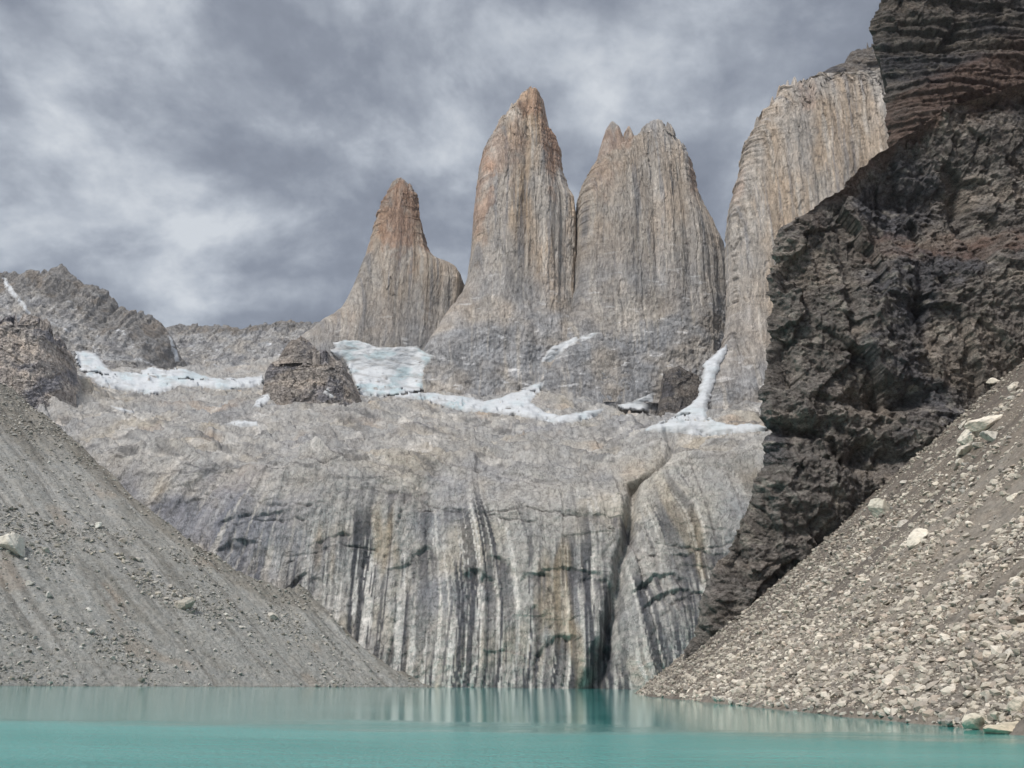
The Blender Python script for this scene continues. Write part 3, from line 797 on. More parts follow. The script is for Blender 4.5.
# ------------------------------------------------------------------ grey ridges behind the left glacier, rock knobs
def ridge(name, crest, Yc, run, zb, seed, label, mat, nu=420, nv=230, tone=1.0, big=10, curve=1.3, dark_top=0.0, cat='ridge', structure=True, back=120):
    c = np.array([at(px, py, Yc)[[0, 2]] for px, py in crest]); c = c[np.argsort(c[:, 0])]
    x = np.linspace(c[0, 0], c[-1, 0], nu)
    zc = np.interp(x, c[:, 0], c[:, 1]) + 2.6 * fbm(x / 9, x * 0, 4, seed + 3, 0.6) + 6 * (cells(x / 11, x * 0, seed + 3)[0] - 0.6)
    v = np.r_[-np.linspace(1, 0.08, 14), np.linspace(0, 1, nv)]
    X = np.repeat(x[None], len(v), 0); Vv = np.repeat(v[:, None], nu, 1)
    f = np.clip(Vv, 0, 1)
    Z = np.where(Vv >= 0, zc[None] + (zb - zc[None]) * (1 - (1 - f) ** curve), zc[None] + Vv * (zc[None] - zb) * 0.8)
    Y = Yc - run * f + np.where(Vv < 0, -Vv * back, 0)
    amp = ss(0, 0.06, np.abs(Vv)) * 0.85 + 0.15
    D = big * (fbm(X / 70, Z / 60, 5, seed) + 0.8 * (ridged(X / 40 + Z / 90, Z / 90, 4, seed + 1) - 0.5) + 0.25 * fbm(X / 8, Z / 10, 3, seed + 2))
    i1, e1, ox, _ = cells(X / 16 + Z / 60, Z / 30, seed + 4)
    D += big * (0.36 * facets(X / 17 + Z / 50, Z / 26, seed + 4) + 0.06 * facets(X / 6, Z / 8, seed + 14))
    D *= amp
    sg = np.where(Vv >= 0, 1, -1)
    P = np.stack([X, Y - 0.8 * D * sg, Z + 0.45 * D * (np.abs(Vv) > 0.03)], -1)
    C = base_col(X.shape, (0.43, 0.43, 0.435))
    C = lerp3(C, (0.41, 0.39, 0.365), ss(-0.2, 0.4, fbm(X / 60, Z / 40, 4, seed + 5)) * 0.8)
    C = lerp3(C, (0.21, 0.212, 0.225), ss(0.0, 0.4, fbm(X / 30 + 5, Z / 26, 4, seed + 6)) * 0.7)
    if dark_top:
        hgt = (zc[None] - Z)
        dk = ss(dark_top * 1.25, dark_top * 0.8, hgt + 14 * fbm(X / 40, Z / 40, 3, seed + 8))
        C = lerp3(C, (0.25, 0.242, 0.235), dk * 0.85)
        C = lerp3(C, (0.27, 0.24, 0.21), dk * ss(0.0, 0.4, fbm(X / 30, Z / 30, 3, seed + 9)) * 0.8)
    C = lerp3(C, (0.74, 0.76, 0.79), ss(0.40, 0.52, fbm(X / 26 + Z / 30, Z / 10 - X / 40, 4, seed + 7)) * 0.7 * ss(0.1, 0.25, f))
    C *= (tone * (1 + 0.3 * fbm(X / 5, Z / 6, 4, seed + 10)))[..., None]
    o = mesh_obj(name, P, grid_faces(len(v), nu), mat, C)
    if structure: tag(o, kind='structure')
    else: tag(o, label, cat)
    return o


ridge('mountain_ridge', [(-90, 300), (-40, 282), (0, 272), (12, 271), (20, 273), (30, 270), (41, 272), (44, 268), (48, 271), (52, 267), (60, 265), (66, 267), (71, 275), (80, 280), (87, 285), (92, 285), (105, 290), (110, 294), (114, 298), (120, 307), (132, 311), (142, 312), (152, 316),
                            (161, 322), (167, 329), (171, 336), (178, 350), (190, 372), (210, 400)], 1650, 360, 385, 700, '', MAT_RIDGE, 460, 240, big=11, dark_top=72)
ridge('mountain_ridge', [(140, 330), (160, 328), (168, 327), (176, 323), (184, 325), (200, 324), (212, 325), (228, 326), (240, 328), (252, 325), (262, 323), (270, 324), (282, 321), (292, 320), (300, 322), (312, 323), (330, 322), (360, 330), (420, 340)], 1900, 420, 430, 720, '', MAT_RIDGE, 420, 200, big=10, dark_top=26)


def knob(left, right, Yc, hd, seed, label, tone=1.0, big=4.0, power=2.6, peak=None):
    o = loft('rock_outcrop', left, right, Yc, hd, MAT_RIDGE,
             lambda S, Z, TH, X, Y: dark_col(seed, 2.5 * tone)(S, Z, TH, X, Y), lambda S, Z, TH, X, Y: dark_disp(big, seed, 0.3)(S, Z, TH, X, Y), 220, 260, power, zjit=8)
    if peak:
        loft('summit_block', peak[0], peak[1], Yc + 6, hd * 0.6, MAT_RIDGE, lambda S, Z, TH, X, Y: dark_col(seed + 5, 2.0 * tone)(S, Z, TH, X, Y), dark_disp(big * 0.6, seed + 5, 0.3), 100, 120, 2.4, parent=o, zjit=2.5)
    tag(o, label, 'rock outcrop', 'rock knobs rising from the ice')
    return o


knob([(316, 353), (304, 354), (290, 355), (283, 357), (276, 363), (270, 372), (267, 384), (264, 405), (255, 450)], [(322, 353), (334, 356), (341, 358), (346, 366), (349, 376), (353, 386), (358, 397), (372, 450)], 1060, 42, 800,
     'steep brown-grey rock knob standing between the two glaciers', 0.72, 4.5, 3.6, ([(300, 337), (294, 340), (289, 346), (283, 354), (274, 372)], [(302, 337), (309, 341), (314, 347), (321, 354), (330, 372)]))
knob([(-60, 345), (-30, 335), (-5, 330), (5, 326), (20, 321), (33, 318)][::-1] + [(-70, 370), (-90, 440)], [(36, 317), (48, 318), (56, 322), (58, 332), (61, 345), (63, 356), (67, 366), (72, 382), (78, 400), (84, 440)], 1000, 70, 820,
     'dark fissured rock knob at the far left, in front of the grey ridge', 0.9, 5.0, 3.6)
knob([(668, 366), (664, 370), (662, 380), (661, 395), (658, 412), (654, 440)], [(690, 366), (697, 370), (700, 380), (700, 395), (697, 410), (697, 440)], 1215, 25, 840,
     'small dark rock stump beside the snow gully at the foot of the broad tower', 0.34, 2.5, 3.5)

# ------------------------------------------------------------------ scree slopes
# left moraine: shore runs from L1 (nearer) to L0 (below the headwall); slope rises away from the lake
L1, L0 = np.array([-209.0, 400.0]), np.array([-51.0, 610.0])
ls = (L0 - L1) / np.linalg.norm(L0 - L1); ld = np.array([-ls[1], ls[0]])
TANL = 0.67


def to_sd(px, py):
    d = ray(px, py)
    # CAM + t d on plane z = TANL * ((xy - L1).ld)
    k = TANL * (d[0] * ld[0] + d[1] * ld[1]); c0 = TANL * ((CAM[0] - L1[0]) * ld[0] + (CAM[1] - L1[1]) * ld[1])
    t_ = (c0 - CAMZ) / (d[2] - k)
    p = CAM + t_ * d
    q = p[:2] - L1
    return q @ ls, q @ ld


crest = np.array(sorted(to_sd(px, py) for px, py in ((0, 384), (12, 389), (30, 403), (60, 428), (90, 456), (112, 476), (140, 503), (170, 526), (200, 548), (232, 569), (262, 582), (284, 590), (300, 588), (318, 602), (338, 617), (352, 632), (368, 645), (385, 658), (402, 671), (420, 682), (432, 687))))
print('crest', crest[0], crest[-1])


def left_scree():
    nu, nv = 620, 560
    s = np.linspace(-120, crest[-1, 0] + 30, nu)
    dc_ = np.interp(s, crest[:, 0], crest[:, 1], left=None)
    dc_ = np.where(s < crest[0, 0], crest[0, 1] + (crest[0, 0] - s) * 0.5, dc_)
    dc_ = np.where(s > crest[-1, 0], crest[-1, 1] - (s - crest[-1, 0]) * 0.6, dc_)
    dc_ = dc_ + 3.0 * fbm(s / 16, s * 0, 4, 905, 0.6)
    v = np.r_[np.linspace(-0.06, 1.0, nv), 1 + np.linspace(0.01, 0.35, 40)]
    S = np.repeat(s[None], len(v), 0)
    Lm = np.maximum(dc_, 12)
    D = np.where(v[:, None] <= 1, v[:, None] * Lm[None], Lm[None] + (v[:, None] - 1) * 130) + np.minimum(dc_ - 12, 0)[None]
    Z = TANL * np.minimum(D, dc_[None])
    over = np.clip(D - dc_[None], 0, None)
    Z = Z - over * 1.1
    Z = Z * (1 + 0 * D)
    rel = np.clip(D / 60, 0, 1)
    w = S + 2.5 * fbm(S / 60, D / 90, 3, 901)
    H = 1.7 * fbm(w / 26, D / 260, 3, 902) * rel + 0.6 * fbm(w / 6, D / 120, 3, 903) * rel + 0.7 * fbm(S / 4, D / 4, 4, 904)
    up = ss(0.62, 0.8, v)[:, None] * np.ones_like(S)
    H += ss(0.35, 0.6, v)[:, None] * 2.2 * (ridged(w / 15, D / 120, 3, 909) - 0.6)
    H += up * (2.6 * fbm(S / 20, D / 20, 4, 906) + 0.8 * fbm(S / 5, D / 5, 3, 907))
    # two gullied lobes close to the headwall foot
    H += 4.0 * fbm(w / 14, D / 90, 3, 908) * ss(190, 235, S) * ss(2, 25, D)
    Z = Z + H
    X = L1[0] + S * ls[0] + D * ld[0]; Y = L1[1] + S * ls[1] + D * ld[1]
    C = base_col(S.shape, (0.33, 0.328, 0.31))
    C = lerp3(C, (0.225, 0.218, 0.198), ss(-0.1, 0.45, fbm(w / 34, D / 120, 4, 911) + 0.5 * (D / (Lm[None] + 1) - 0.6)) * 0.85)
    C = lerp3(C, (0.41, 0.405, 0.385), ss(0.0, 0.4, fbm(w / 9, D / 220, 4, 912)) * 0.55 * (1 - up * 0.6))
    C = lerp3(C, (0.215, 0.195, 0.165), up * 0.55)
    C = lerp3(C, (0.15, 0.14, 0.125), ss(0.2, 0.5, fbm(w / 5.5, D / 140, 4, 913)) * 0.5)
    C = lerp3(C, (0.33, 0.26, 0.20), ss(0.4, 0.6, fbm(S / 40 + 3, D / 50, 3, 914)) * 0.35)
    C = lerp3(C, (0.17, 0.17, 0.15), ss(1.2, 0.2, D)  * 0.5)
    C *= (1 + 0.3 * fbm(S / 1.6, D / 1.6, 3, 915))[..., None]
    P = np.stack([X, Y, Z], -1)
    o = mesh_obj('scree_terrain', P, grid_faces(len(v), nu), MAT_SCREE_FAR, C)
    tag(o, kind='structure')
    return P[:nv], (S[:nv], D[:nv], v[:nv])


LS_P, LS_I = left_scree()

# right talus: shore runs straight away from the camera at x = X0; the slope rises to the right up to the dark cliff
X0, TANR = 41.0, 0.825


def right_scree():
    nu, nv = 760, 640
    yy = np.r_[np.linspace(20, 55, 40, endpoint=False), np.linspace(55, 372, nu - 40)]
    dd = -6 + 236 * np.linspace(0, 1, nv) ** 1.25
    Yg, Dg = np.meshgrid(yy, dd)
    sh = 2.4 * fbm(Yg / 22, Yg * 0, 3, 930) * ss(320, 260, Yg) - 1.2 + 5 * ss(290, 372, Yg)
    w = Yg + 5 * fbm(Yg / 40, Dg / 40, 3, 931)
    dq = Dg - sh
    Z = TANR * dq * (0.90 + 0.10 * ss(0, 90, dq)) 
    rel = np.clip(dq / 20, 0, 1)
    H = 2.3 * fbm(w / 24, Dg / 150, 3, 932) * rel + 0.7 * fbm(w / 7, Dg / 60, 3, 933) * rel + 0.32 * fbm(Yg / 2.2, Dg / 2.2, 4, 934) + 0.22 * fbm(Yg / 0.8, Dg / 0.8, 2, 935)
    Z = Z + H
    C = base_col(Yg.shape, (0.205, 0.178, 0.150))
    C = lerp3(C, (0.29, 0.26, 0.225), ss(-0.1, 0.4, fbm(w / 16, Dg / 90, 4, 941) + 0.45 * ss(70, 15, Dg) - 0.15) * 0.8)
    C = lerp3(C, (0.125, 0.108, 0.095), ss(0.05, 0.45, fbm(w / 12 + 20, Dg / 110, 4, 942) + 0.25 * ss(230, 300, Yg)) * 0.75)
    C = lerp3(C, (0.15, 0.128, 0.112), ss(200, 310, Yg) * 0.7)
    C *= (1 + 0.35 * fbm(Yg / 0.9, Dg / 0.9, 3, 943))[..., None]
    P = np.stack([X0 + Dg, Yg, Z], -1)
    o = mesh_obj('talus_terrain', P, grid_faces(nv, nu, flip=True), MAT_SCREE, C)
    tag(o, kind='structure')
    return P, (Yg, Dg)


RS_P, RS_I = right_scree()


# ------------------------------------------------------------------ stones
def ico(sub):
    import bmesh
    bm = bmesh.new(); bmesh.ops.create_icosphere(bm, subdivisions=sub, radius=1)
    v = np.array([x.co[:] for x in bm.verts]); f = np.array([[q.index for q in x.verts] for x in bm.faces]); bm.free()
    return v / np.linalg.norm(v, axis=1)[:, None], f


def oct_sphere():
    v = [(1, 0, 0), (-1, 0, 0), (0, 1, 0), (0, -1, 0), (0, 0, 1), (0, 0, -1)]
    f = [(0, 2, 4), (2, 1, 4), (1, 3, 4), (3, 0, 4), (2, 0, 5), (1, 2, 5), (3, 1, 5), (0, 3, 5)]
    v = [np.array(x, float) for x in v]; cache = {}; out = []
    def mid(a, b):
        k = (min(a, b), max(a, b))
        if k not in cache:
            p = v[a] + v[b]; v.append(p / np.linalg.norm(p)); cache[k] = len(v) - 1
        return cache[k]
    for a, b_, c in f:
        x, y, z = mid(a, b_), mid(b_, c), mid(c, a)
        out += [(a, x, z), (x, b_, y), (z, y, c), (x, y, z)]
    return np.array(v), np.array(out)


def hewn(dirs, r_, planes=11, noise=0.03):
    """an angular block: a sphere of directions cut by random planes"""
    n_ = r_.normal(size=(planes, 3)); n_ /= np.linalg.norm(n_, axis=1)[:, None]
    h = r_.uniform(0.55, 0.95, planes)
    dn = dirs @ n_.T
    rad = np.where(dn > 1e-3, h[None] / np.maximum(dn, 1e-3), 9).min(1)
    rad = np.minimum(rad, 1.35)
    rad = rad * (1 + noise * r_.normal(size=len(rad)))
    return dirs * rad[:, None]


def rubble(name, P, idx, size, tint, seed, label):
    """loose stones nobody could count: one object"""
    r_ = np.random.default_rng(seed)
    dv, df = oct_sphere()
    shapes = np.stack([hewn(dv, r_, 8, 0.03) for _ in range(24)])
    n_ = len(P)
    k = r_.integers(0, 24, n_)
    V = shapes[k] * (size[:, None, None] * 0.5)
    V = V * r_.uniform(0.55, 1.25, (n_, 1, 3))
    q = r_.normal(size=(n_, 4)); q /= np.linalg.norm(q, axis=1)[:, None]
    w, x, y, z = q.T
    Rm = np.stack([1 - 2 * (y * y + z * z), 2 * (x * y - z * w), 2 * (x * z + y * w), 2 * (x * y + z * w), 1 - 2 * (x * x + z * z), 2 * (y * z - x * w),
                   2 * (x * z - y * w), 2 * (y * z + x * w), 1 - 2 * (x * x + y * y)], -1).reshape(n_, 3, 3)
    V = np.einsum('nij,nkj->nki', Rm, V)
    V[..., 2] *= 0.75
    V = V + P[:, None] + np.array([0, 0, 1]) * (size * 0.12)[:, None, None]
    F = df[None] + (np.arange(n_) * len(dv))[:, None, None]
    C = np.repeat(tint[:, None], len(dv), 1)
    o = mesh_obj(name, V.reshape(-1, 3), F.reshape(-1, 3), MAT_STONE, C.reshape(-1, 3), smooth=False)
    tag(o, kind='stuff')
    return o


def sample_grid(P, wts, n_, r_):
    """random points on a grid surface, wts per cell"""
    w = wts.ravel(); w = w / w.sum()
    c = r_.choice(len(w), n_, p=w)
    i, j = np.unravel_index(c, wts.shape)
    a, b_ = r_.uniform(size=(2, n_, 1))
    p = P[i, j] * (1 - a) * (1 - b_) + P[i + 1, j] * a * (1 - b_) + P[i, j + 1] * (1 - a) * b_ + P[i + 1, j + 1] * a * b_
    return p, i, j


def tints(n_, r_, cols, pr, var=0.18):
    c = np.array(cols)[r_.choice(len(cols), n_, p=pr)]
    return c * (1 + var * r_.normal(size=(n_, 1)))


def project(p):
    q = p - CAM
    zf = q @ cF
    return CX + FPX * (q @ cR) / zf, CY - FPX * (q @ cU) / zf


def right_rubble():
    r_ = np.random.default_rng(51)
    Yg, Dg = RS_I
    A = np.abs(np.diff(Yg, axis=1))[:-1] * np.abs(np.diff(Dg, axis=0))[:, :-1]
    y_, d_ = Yg[:-1, :-1], Dg[:-1, :-1]
    w = y_ + 5 * fbm(y_ / 40, d_ / 40, 3, 931)
    px, py = project(RS_P[:-1, :-1].reshape(-1, 3)); px = px.reshape(A.shape); py = py.reshape(A.shape)
    vis = (px < 1060) & (py < 770) & (d_ > -0.8) & (y_ > 45)
    band = ss(-0.25, 0.25, fbm(w / 15, d_ / 80, 3, 951) + 0.75 * ss(75, 12, d_) - 0.28)
    wt = A * vis * (0.10 + 0.9 * band) / (0.25 + (y_ / 110) ** 1.35)
    n_ = 62000
    p, i, j = sample_grid(RS_P, wt, n_, r_)
    sz = np.clip(0.25 * r_.pareto(2.0, n_) + 0.17, 0.17, 1.4) * (0.8 + 0.3 * np.clip(p[:, 1] / 200, 0, 1.3))
    t_ = tints(n_, r_, [(0.41, 0.375, 0.32), (0.50, 0.46, 0.40), (0.31, 0.28, 0.245), (0.20, 0.18, 0.16), (0.38, 0.325, 0.275)], [0.35, 0.25, 0.2, 0.1, 0.1])
    far = ss(230, 300, p[:, 1])
    t_ = t_ * 1.16 * (1 - 0.25 * far)[:, None]
    rubble('talus_rubble', p, None, sz, t_, 52, '')


def left_rubble():
    r_ = np.random.default_rng(61)
    S, D, v = LS_I
    A = np.abs(np.diff(S, axis=1))[:-1] * np.abs(np.diff(D, axis=0))[:, :-1]
    s_, d_ = S[:-1, :-1], D[:-1, :-1]
    vv = np.repeat(v[:-1, None], A.shape[1], 1)
    w = s_ + 7 * fbm(s_ / 60, d_ / 60, 3, 901)
    px, py = project(LS_P[:-1, :-1].reshape(-1, 3)); px = px.reshape(A.shape); py = py.reshape(A.shape)
    vis = (px > -40) & (d_ > 0)
    wt = A * vis * (0.12 + ss(0.0, 0.4, fbm(s_ / 45, d_ / 45, 4, 961)) + 1.5 * ss(30, 5, d_) * ss(70, 0, s_) + 0.5 * ss(0.7, 0.95, vv))
    n_ = 22000
    p, i, j = sample_grid(LS_P, wt, n_, r_)
    sz = np.clip(0.4 * r_.pareto(2.2, n_) + 0.3, 0.25, 2.6)
    t_ = tints(n_, r_, [(0.36, 0.35, 0.32), (0.46, 0.45, 0.42), (0.25, 0.24, 0.21), (0.17, 0.16, 0.14)], [0.45, 0.28, 0.20, 0.07])
    rubble('moraine_rubble', p, None, sz, t_, 62, '')


right_rubble()
left_rubble()

# ------------------------------------------------------------------ rays onto what is built so far: snow lies on it, boulders rest on it
bpy.context.view_layer.update()
DG = bpy.context.evaluated_depsgraph_get()


def hit(px, py, skip=None):
    d = Vector(ray(px, py)).normalized()
    ok, loc, nor, _, ob, _ = SC.ray_cast(DG, Vector(CAM), d, distance=6000)
    return (np.array(loc), np.array(nor), ob.name) if ok else (None, None, None)


def inside(poly, x, y):
    poly = np.array(poly, float); c = np.zeros(x.shape, bool)
    for (x1, y1), (x2, y2) in zip(poly, np.roll(poly, -1, 0)):
        if y1 == y2: continue
        m_ = ((y1 > y) != (y2 > y)) & (x < (x2 - x1) * (y - y1) / (y2 - y1) + x1)
        c ^= m_
    return c


def edge_dist(poly, x, y):
    poly = np.array(poly, float); d = np.full(x.shape, 1e9)
    for a, b_ in zip(poly, np.roll(poly, -1, 0)):
        ab = b_ - a; t_ = np.clip(((x - a[0]) * ab[0] + (y - a[1]) * ab[1]) / max(ab @ ab, 1e-9), 0, 1)
        d = np.minimum(d, np.hypot(x - a[0] - t_ * ab[0], y - a[1] - t_ * ab[1]))
    return d


def snow(name, poly, seed, label, cat, group=None, ice=0.0, dirt=0.3, step=1.0, thick=3.0, ramp=None):
    """snow lying on the rock: the ground under the traced outline, raised by the depth of the snow and rounded off at its edge"""
    poly = np.array(poly, float)
    x = np.arange(poly[:, 0].min() - 4, poly[:, 0].max() + 5, step); y = np.arange(poly[:, 1].min() - 4, poly[:, 1].max() + 5, step)
    GX, GY = np.meshgrid(x, y)
    wx = GX + 2.2 * fbm(GX / 9, GY / 6, 4, seed); wy = GY + 1.6 * fbm(GX / 9 + 7, GY / 6, 4, seed + 1)
    ins = inside(poly, wx, wy); ed = edge_dist(poly, wx, wy) * np.where(ins, 1, -1)
    keep = ed > -1.6
    T = np.full(GX.shape, np.nan)
    rays = ray(GX, GY); rays = rays / np.linalg.norm(rays, axis=-1)[..., None]
    for i in range(GX.shape[0]):
        for j in range(GX.shape[1]):
            if keep[i, j]:
                ok, loc, *_ = SC.ray_cast(DG, Vector(CAM), Vector(rays[i, j]), distance=4000)
                if ok: T[i, j] = (loc - Vector(CAM)).length
    if ramp:
        ya, yb, rise = ramp      # the steep part fills the cleft behind: a plane rising from the fan at row ya up to row yb
        Ya = float(np.nanmedian((T * rays[..., 1])[keep & (GY >= ya) & (GY < ya + 5)])); Yb_ = Ya + rise
        print('gully foot', Ya)
        sel = keep & (GY < ya)
        Yr = Ya + (ya - GY) / (ya - yb) * (Yb_ - Ya)
        T = np.where(sel, Yr / rays[..., 1], T)
    keep &= ~np.isnan(T)
    if keep.sum() < 6: return None
    # snow fills the roughness beneath it: smooth the ground, reject jumps onto things far in front
    med = np.nanmedian(T[keep])
    F = np.where(keep, T, 0); Wt = keep.astype(float)
    for _ in range(10):
        A = np.pad(F * Wt, 1); B = np.pad(Wt, 1)
        sA = sum(A[1 + a:A.shape[0] - 1 + a, 1 + b_:A.shape[1] - 1 + b_] for a in (-1, 0, 1) for b_ in (-1, 0, 1))
        sB = sum(B[1 + a:B.shape[0] - 1 + a, 1 + b_:B.shape[1] - 1 + b_] for a in (-1, 0, 1) for b_ in (-1, 0, 1))
        F = np.where(Wt > 0, sA / np.maximum(sB, 1e-6), 0)
    keep &= np.abs(np.nan_to_num(T) - F) < 60
    we = np.clip(ed / 5, 0, 1)
    T2 = T * (1 - 0.9 * we) + 0.9 * we * np.minimum(F, T + 4) - thick * 0.6 * np.clip(ed / 3.0, -0.6, 1)
    T2 = np.where(np.abs(T2 - T) > 60, T - thick, T2)
    T2 = T2 + 1.6 * fbm(GX / 7, GY / 3.5, 3, seed + 4) * np.clip(ed / 4, 0, 1)
    P = CAM + rays * T2[..., None]
    P[..., 2] += thick * 0.75 * np.clip(ed / 4.0, -0.4, 1)
    idx = np.full(GX.shape, -1); idx[keep] = np.arange(keep.sum())
    a, b_, c, d = idx[:-1, :-1], idx[:-1, 1:], idx[1:, 1:], idx[1:, :-1]
    sp = np.stack([T2[:-1, :-1], T2[:-1, 1:], T2[1:, 1:], T2[1:, :-1]], -1)
    ok = (a >= 0) & (b_ >= 0) & (c >= 0) & (d >= 0)
    ok &= (np.nan_to_num(sp).max(-1) - np.nan_to_num(sp).min(-1)) < 90
    Fc = np.stack([a, d, c, b_], -1)[ok]
    if len(Fc) < 2: return None
    lab = np.arange(keep.sum())
    for _ in range(4000):
        mn = lab[Fc].min(1); l2 = lab.copy()
        np.minimum.at(l2, Fc.ravel(), np.repeat(mn, 4))
        if (l2 == lab).all(): break
        lab = l2
    fl = lab[Fc[:, 0]]; vals, cnt = np.unique(fl, return_counts=True)
    Fc = Fc[fl == vals[cnt.argmax()]]
    C = base_col(GX.shape, (0.56, 0.58, 0.60))
    C = lerp3(C, (0.40, 0.50, 0.53), ice * ss(-0.05, 0.35, fbm(GX / 26, GY / 12, 3, seed + 5)))
    C = lerp3(C, (0.36, 0.36, 0.36), dirt * ss(0.05, 0.45, fbm(GX / 18 - GY / 16, GY / 4, 4, seed + 6)))
    C = lerp3(C, (0.34, 0.335, 0.33), 0.75 * ss(2.6, -0.6, ed + 2.2 * fbm(GX / 5, GY / 3, 3, seed + 8)))
    C = C[keep]
    # give it a real under-side
    V = P[keep]; us, inv_ = np.unique(Fc, return_inverse=True); V = V[us]; C = C[us]; Fc = inv_.reshape(-1, 4)
    o = mesh_obj(name, V, Fc, MAT_SNOW, C)
    sol = o.modifiers.new('depth', 'SOLIDIFY'); sol.thickness = thick; sol.offset = -1
    tag(o, label, cat, group)
    return o


snow('glacier', [(56, 352), (64, 350), (72, 352), (84, 351), (96, 353), (104, 364), (112, 371), (140, 373), (150, 366), (160, 363), (178, 362), (190, 371), (200, 374), (215, 378), (236, 378), (258, 376), (268, 372), (262, 384), (250, 388), (225, 390), (200, 388), (182, 386), (170, 390), (155, 395), (138, 393), (120, 390), (108, 388), (96, 383), (84, 374), (70, 364)],
     1001, 'glacier of white ice spreading under the grey ridge', 'glacier', 'glaciers', 0.5, 0.55)
snow('glacier', [(322, 353), (336, 348), (332, 343), (345, 340), (358, 340), (368, 344), (378, 347), (396, 347), (416, 346), (424, 352), (434, 356), (426, 366), (422, 378), (424, 390), (436, 395), (456, 398), (480, 404), (470, 412), (448, 408), (425, 400), (400, 398), (372, 397), (352, 392), (356, 384), (352, 376), (346, 366), (344, 358), (330, 357)],
     1011, 'blue-white glacier between the rock knob and the tallest tower', 'glacier', 'glaciers', 0.8, 0.8)
snow('snowfield', [(424, 392), (440, 394), (462, 396), (484, 401), (505, 396), (520, 390), (534, 385), (545, 380), (540, 392), (530, 402), (545, 412), (560, 416), (580, 412), (605, 408), (598, 416), (580, 421), (556, 424), (530, 418), (500, 414), (470, 411), (445, 406), (428, 400)],
     1021, 'long snow band along the foot of the tallest tower', 'snow', 'snow at the foot of the towers', 0.35, 0.3)
snow('snow_patch', [(540, 363), (546, 352), (555, 345), (566, 341), (578, 336), (580, 340), (570, 346), (560, 354), (550, 362)], 1031, 'slanting snow ledge in the cleft below the notch of two towers', 'snow', 'snow at the foot of the towers', 0.1, 0.1, 0.7)
snow('snow_patch', [(580, 337), (592, 333), (602, 332), (590, 338), (582, 342)], 1036, 'thin snow streak continuing a slanting ledge up the broad tower', 'snow', 'snow at the foot of the towers', 0.1, 0.2, 0.7, 2)
snow('snow_gully', [(727, 344), (721, 349), (712, 357), (703, 365), (704, 374), (700, 388), (699, 396), (690, 405), (678, 413), (664, 420), (650, 426), (640, 430), (660, 432), (685, 434), (705, 436), (730, 434), (750, 432), (768, 431), (766, 427), (750, 423), (735, 425), (718, 422), (708, 418), (707, 406), (711, 392), (714, 380), (719, 366), (726, 353)],
     1041, 'white snow gully fanning out below the pale granite face', 'snow', 'snow at the foot of the towers', 0.25, 0.35, ramp=(416, 342, 110))
snow('snowfield', [(606, 409), (620, 405), (636, 400), (646, 395), (653, 393), (652, 402), (648, 412), (638, 419), (622, 423), (605, 420)], 1051, 'dirty snow apron left of the dark rock stump', 'snow', 'snow at the foot of the towers', 0.1, 0.6)
snow('snow_patch', [(225, 423), (238, 420), (256, 421), (258, 426), (240, 427)], 1061, 'flat oval snow patch on the slabs below the rock knob', 'snow', 'snow patches on the slabs', 0, 0.1, 0.7, 2)
snow('snow_patch', [(110, 406), (120, 407), (133, 411), (134, 413), (118, 411)], 1071, 'thin snow sliver lying on the slabs left of the glacier tongue', 'snow', 'snow patches on the slabs', 0, 0.1, 0.7, 2)
snow('snow_patch', [(256, 402), (262, 395), (270, 394), (268, 402), (260, 408), (252, 408)], 1081, 'snow wedge tucked under the left foot of the rock knob', 'snow', 'snow patches on the slabs', 0, 0.2, 0.7, 2)
snow('snow_patch', [(323, 392), (328, 388), (334, 397), (330, 398)], 1091, 'narrow snow tongue under the right foot of the rock knob', 'snow', 'snow patches on the slabs', 0, 0.2, 0.7, 2)
snow('snow_patch', [(2, 278), (6, 279), (14, 290), (24, 303), (31, 313), (28, 314), (18, 303), (8, 291)], 1101, 'straight snow line in a gully of the far left ridge', 'snow', 'snow streaks on the ridge', 0, 0.2, 0.7, 2)
snow('snow_patch', [(168, 332), (172, 338), (176, 348), (180, 362), (176, 362), (171, 348)], 1111, 'snow line in the gap between the two grey ridges', 'snow', 'snow streaks on the ridge', 0, 0.3, 0.7, 2)

# ------------------------------------------------------------------ boulders, each one a thing
ICO3, ICO3F = ico(4)
ICO2, ICO2F = ico(3)


def boulder_mesh(name, seed, dims, tint, big=False):
    r_ = np.random.default_rng(seed)
    dv, df = (ICO3, ICO3F) if big else (ICO2, ICO2F)
    V = hewn(dv, r_, 13, 0.006)
    V *= np.array(dims) * 0.5
    L_ = max(dims)
    V += (dv * (0.04 * L_ * (fbm(V[:, 0] / L_ * 6 + V[:, 2] / L_ * 3, V[:, 1] / L_ * 6, 4, seed)[:, None])))
    C = base_col((len(V),), tint)
    C = lerp3(C, np.array(tint) * 0.6, ss(0.1, 0.5, fbm(V[:, 0] / L_ * 5, V[:, 2] / L_ * 5 + V[:, 1] / L_ * 3, 3, seed + 2)))
    return V, df, C


def boulder(px, py, w, h, seed, label, tint=(0.5, 0.46, 0.40), tilt=0.0, big=True, group=None, sink=0.25, lie=0.0, name='boulder'):
    """w, h: size in the photograph's pixels, turned into metres at the distance where the slope is met"""
    p, nrm, ob = hit(px, py + h * 0.3)
    if p is None: return None
    k = np.linalg.norm(p - CAM) / FPX
    V, F, C = boulder_mesh(name, seed, (w * k, (w + h) * 0.5 * k, h * k), np.array(tint) * 1.25, big)
    o = mesh_obj(name, V, F, MAT_STONE, C, smooth=False)
    o.location = p + np.array([0, 0, 1.0]) * h * k * (0.5 - sink) * 0.6
    o.rotation_euler = (0, -R(tilt), 0)
    tag(o, label, 'boulder', group)
    return o


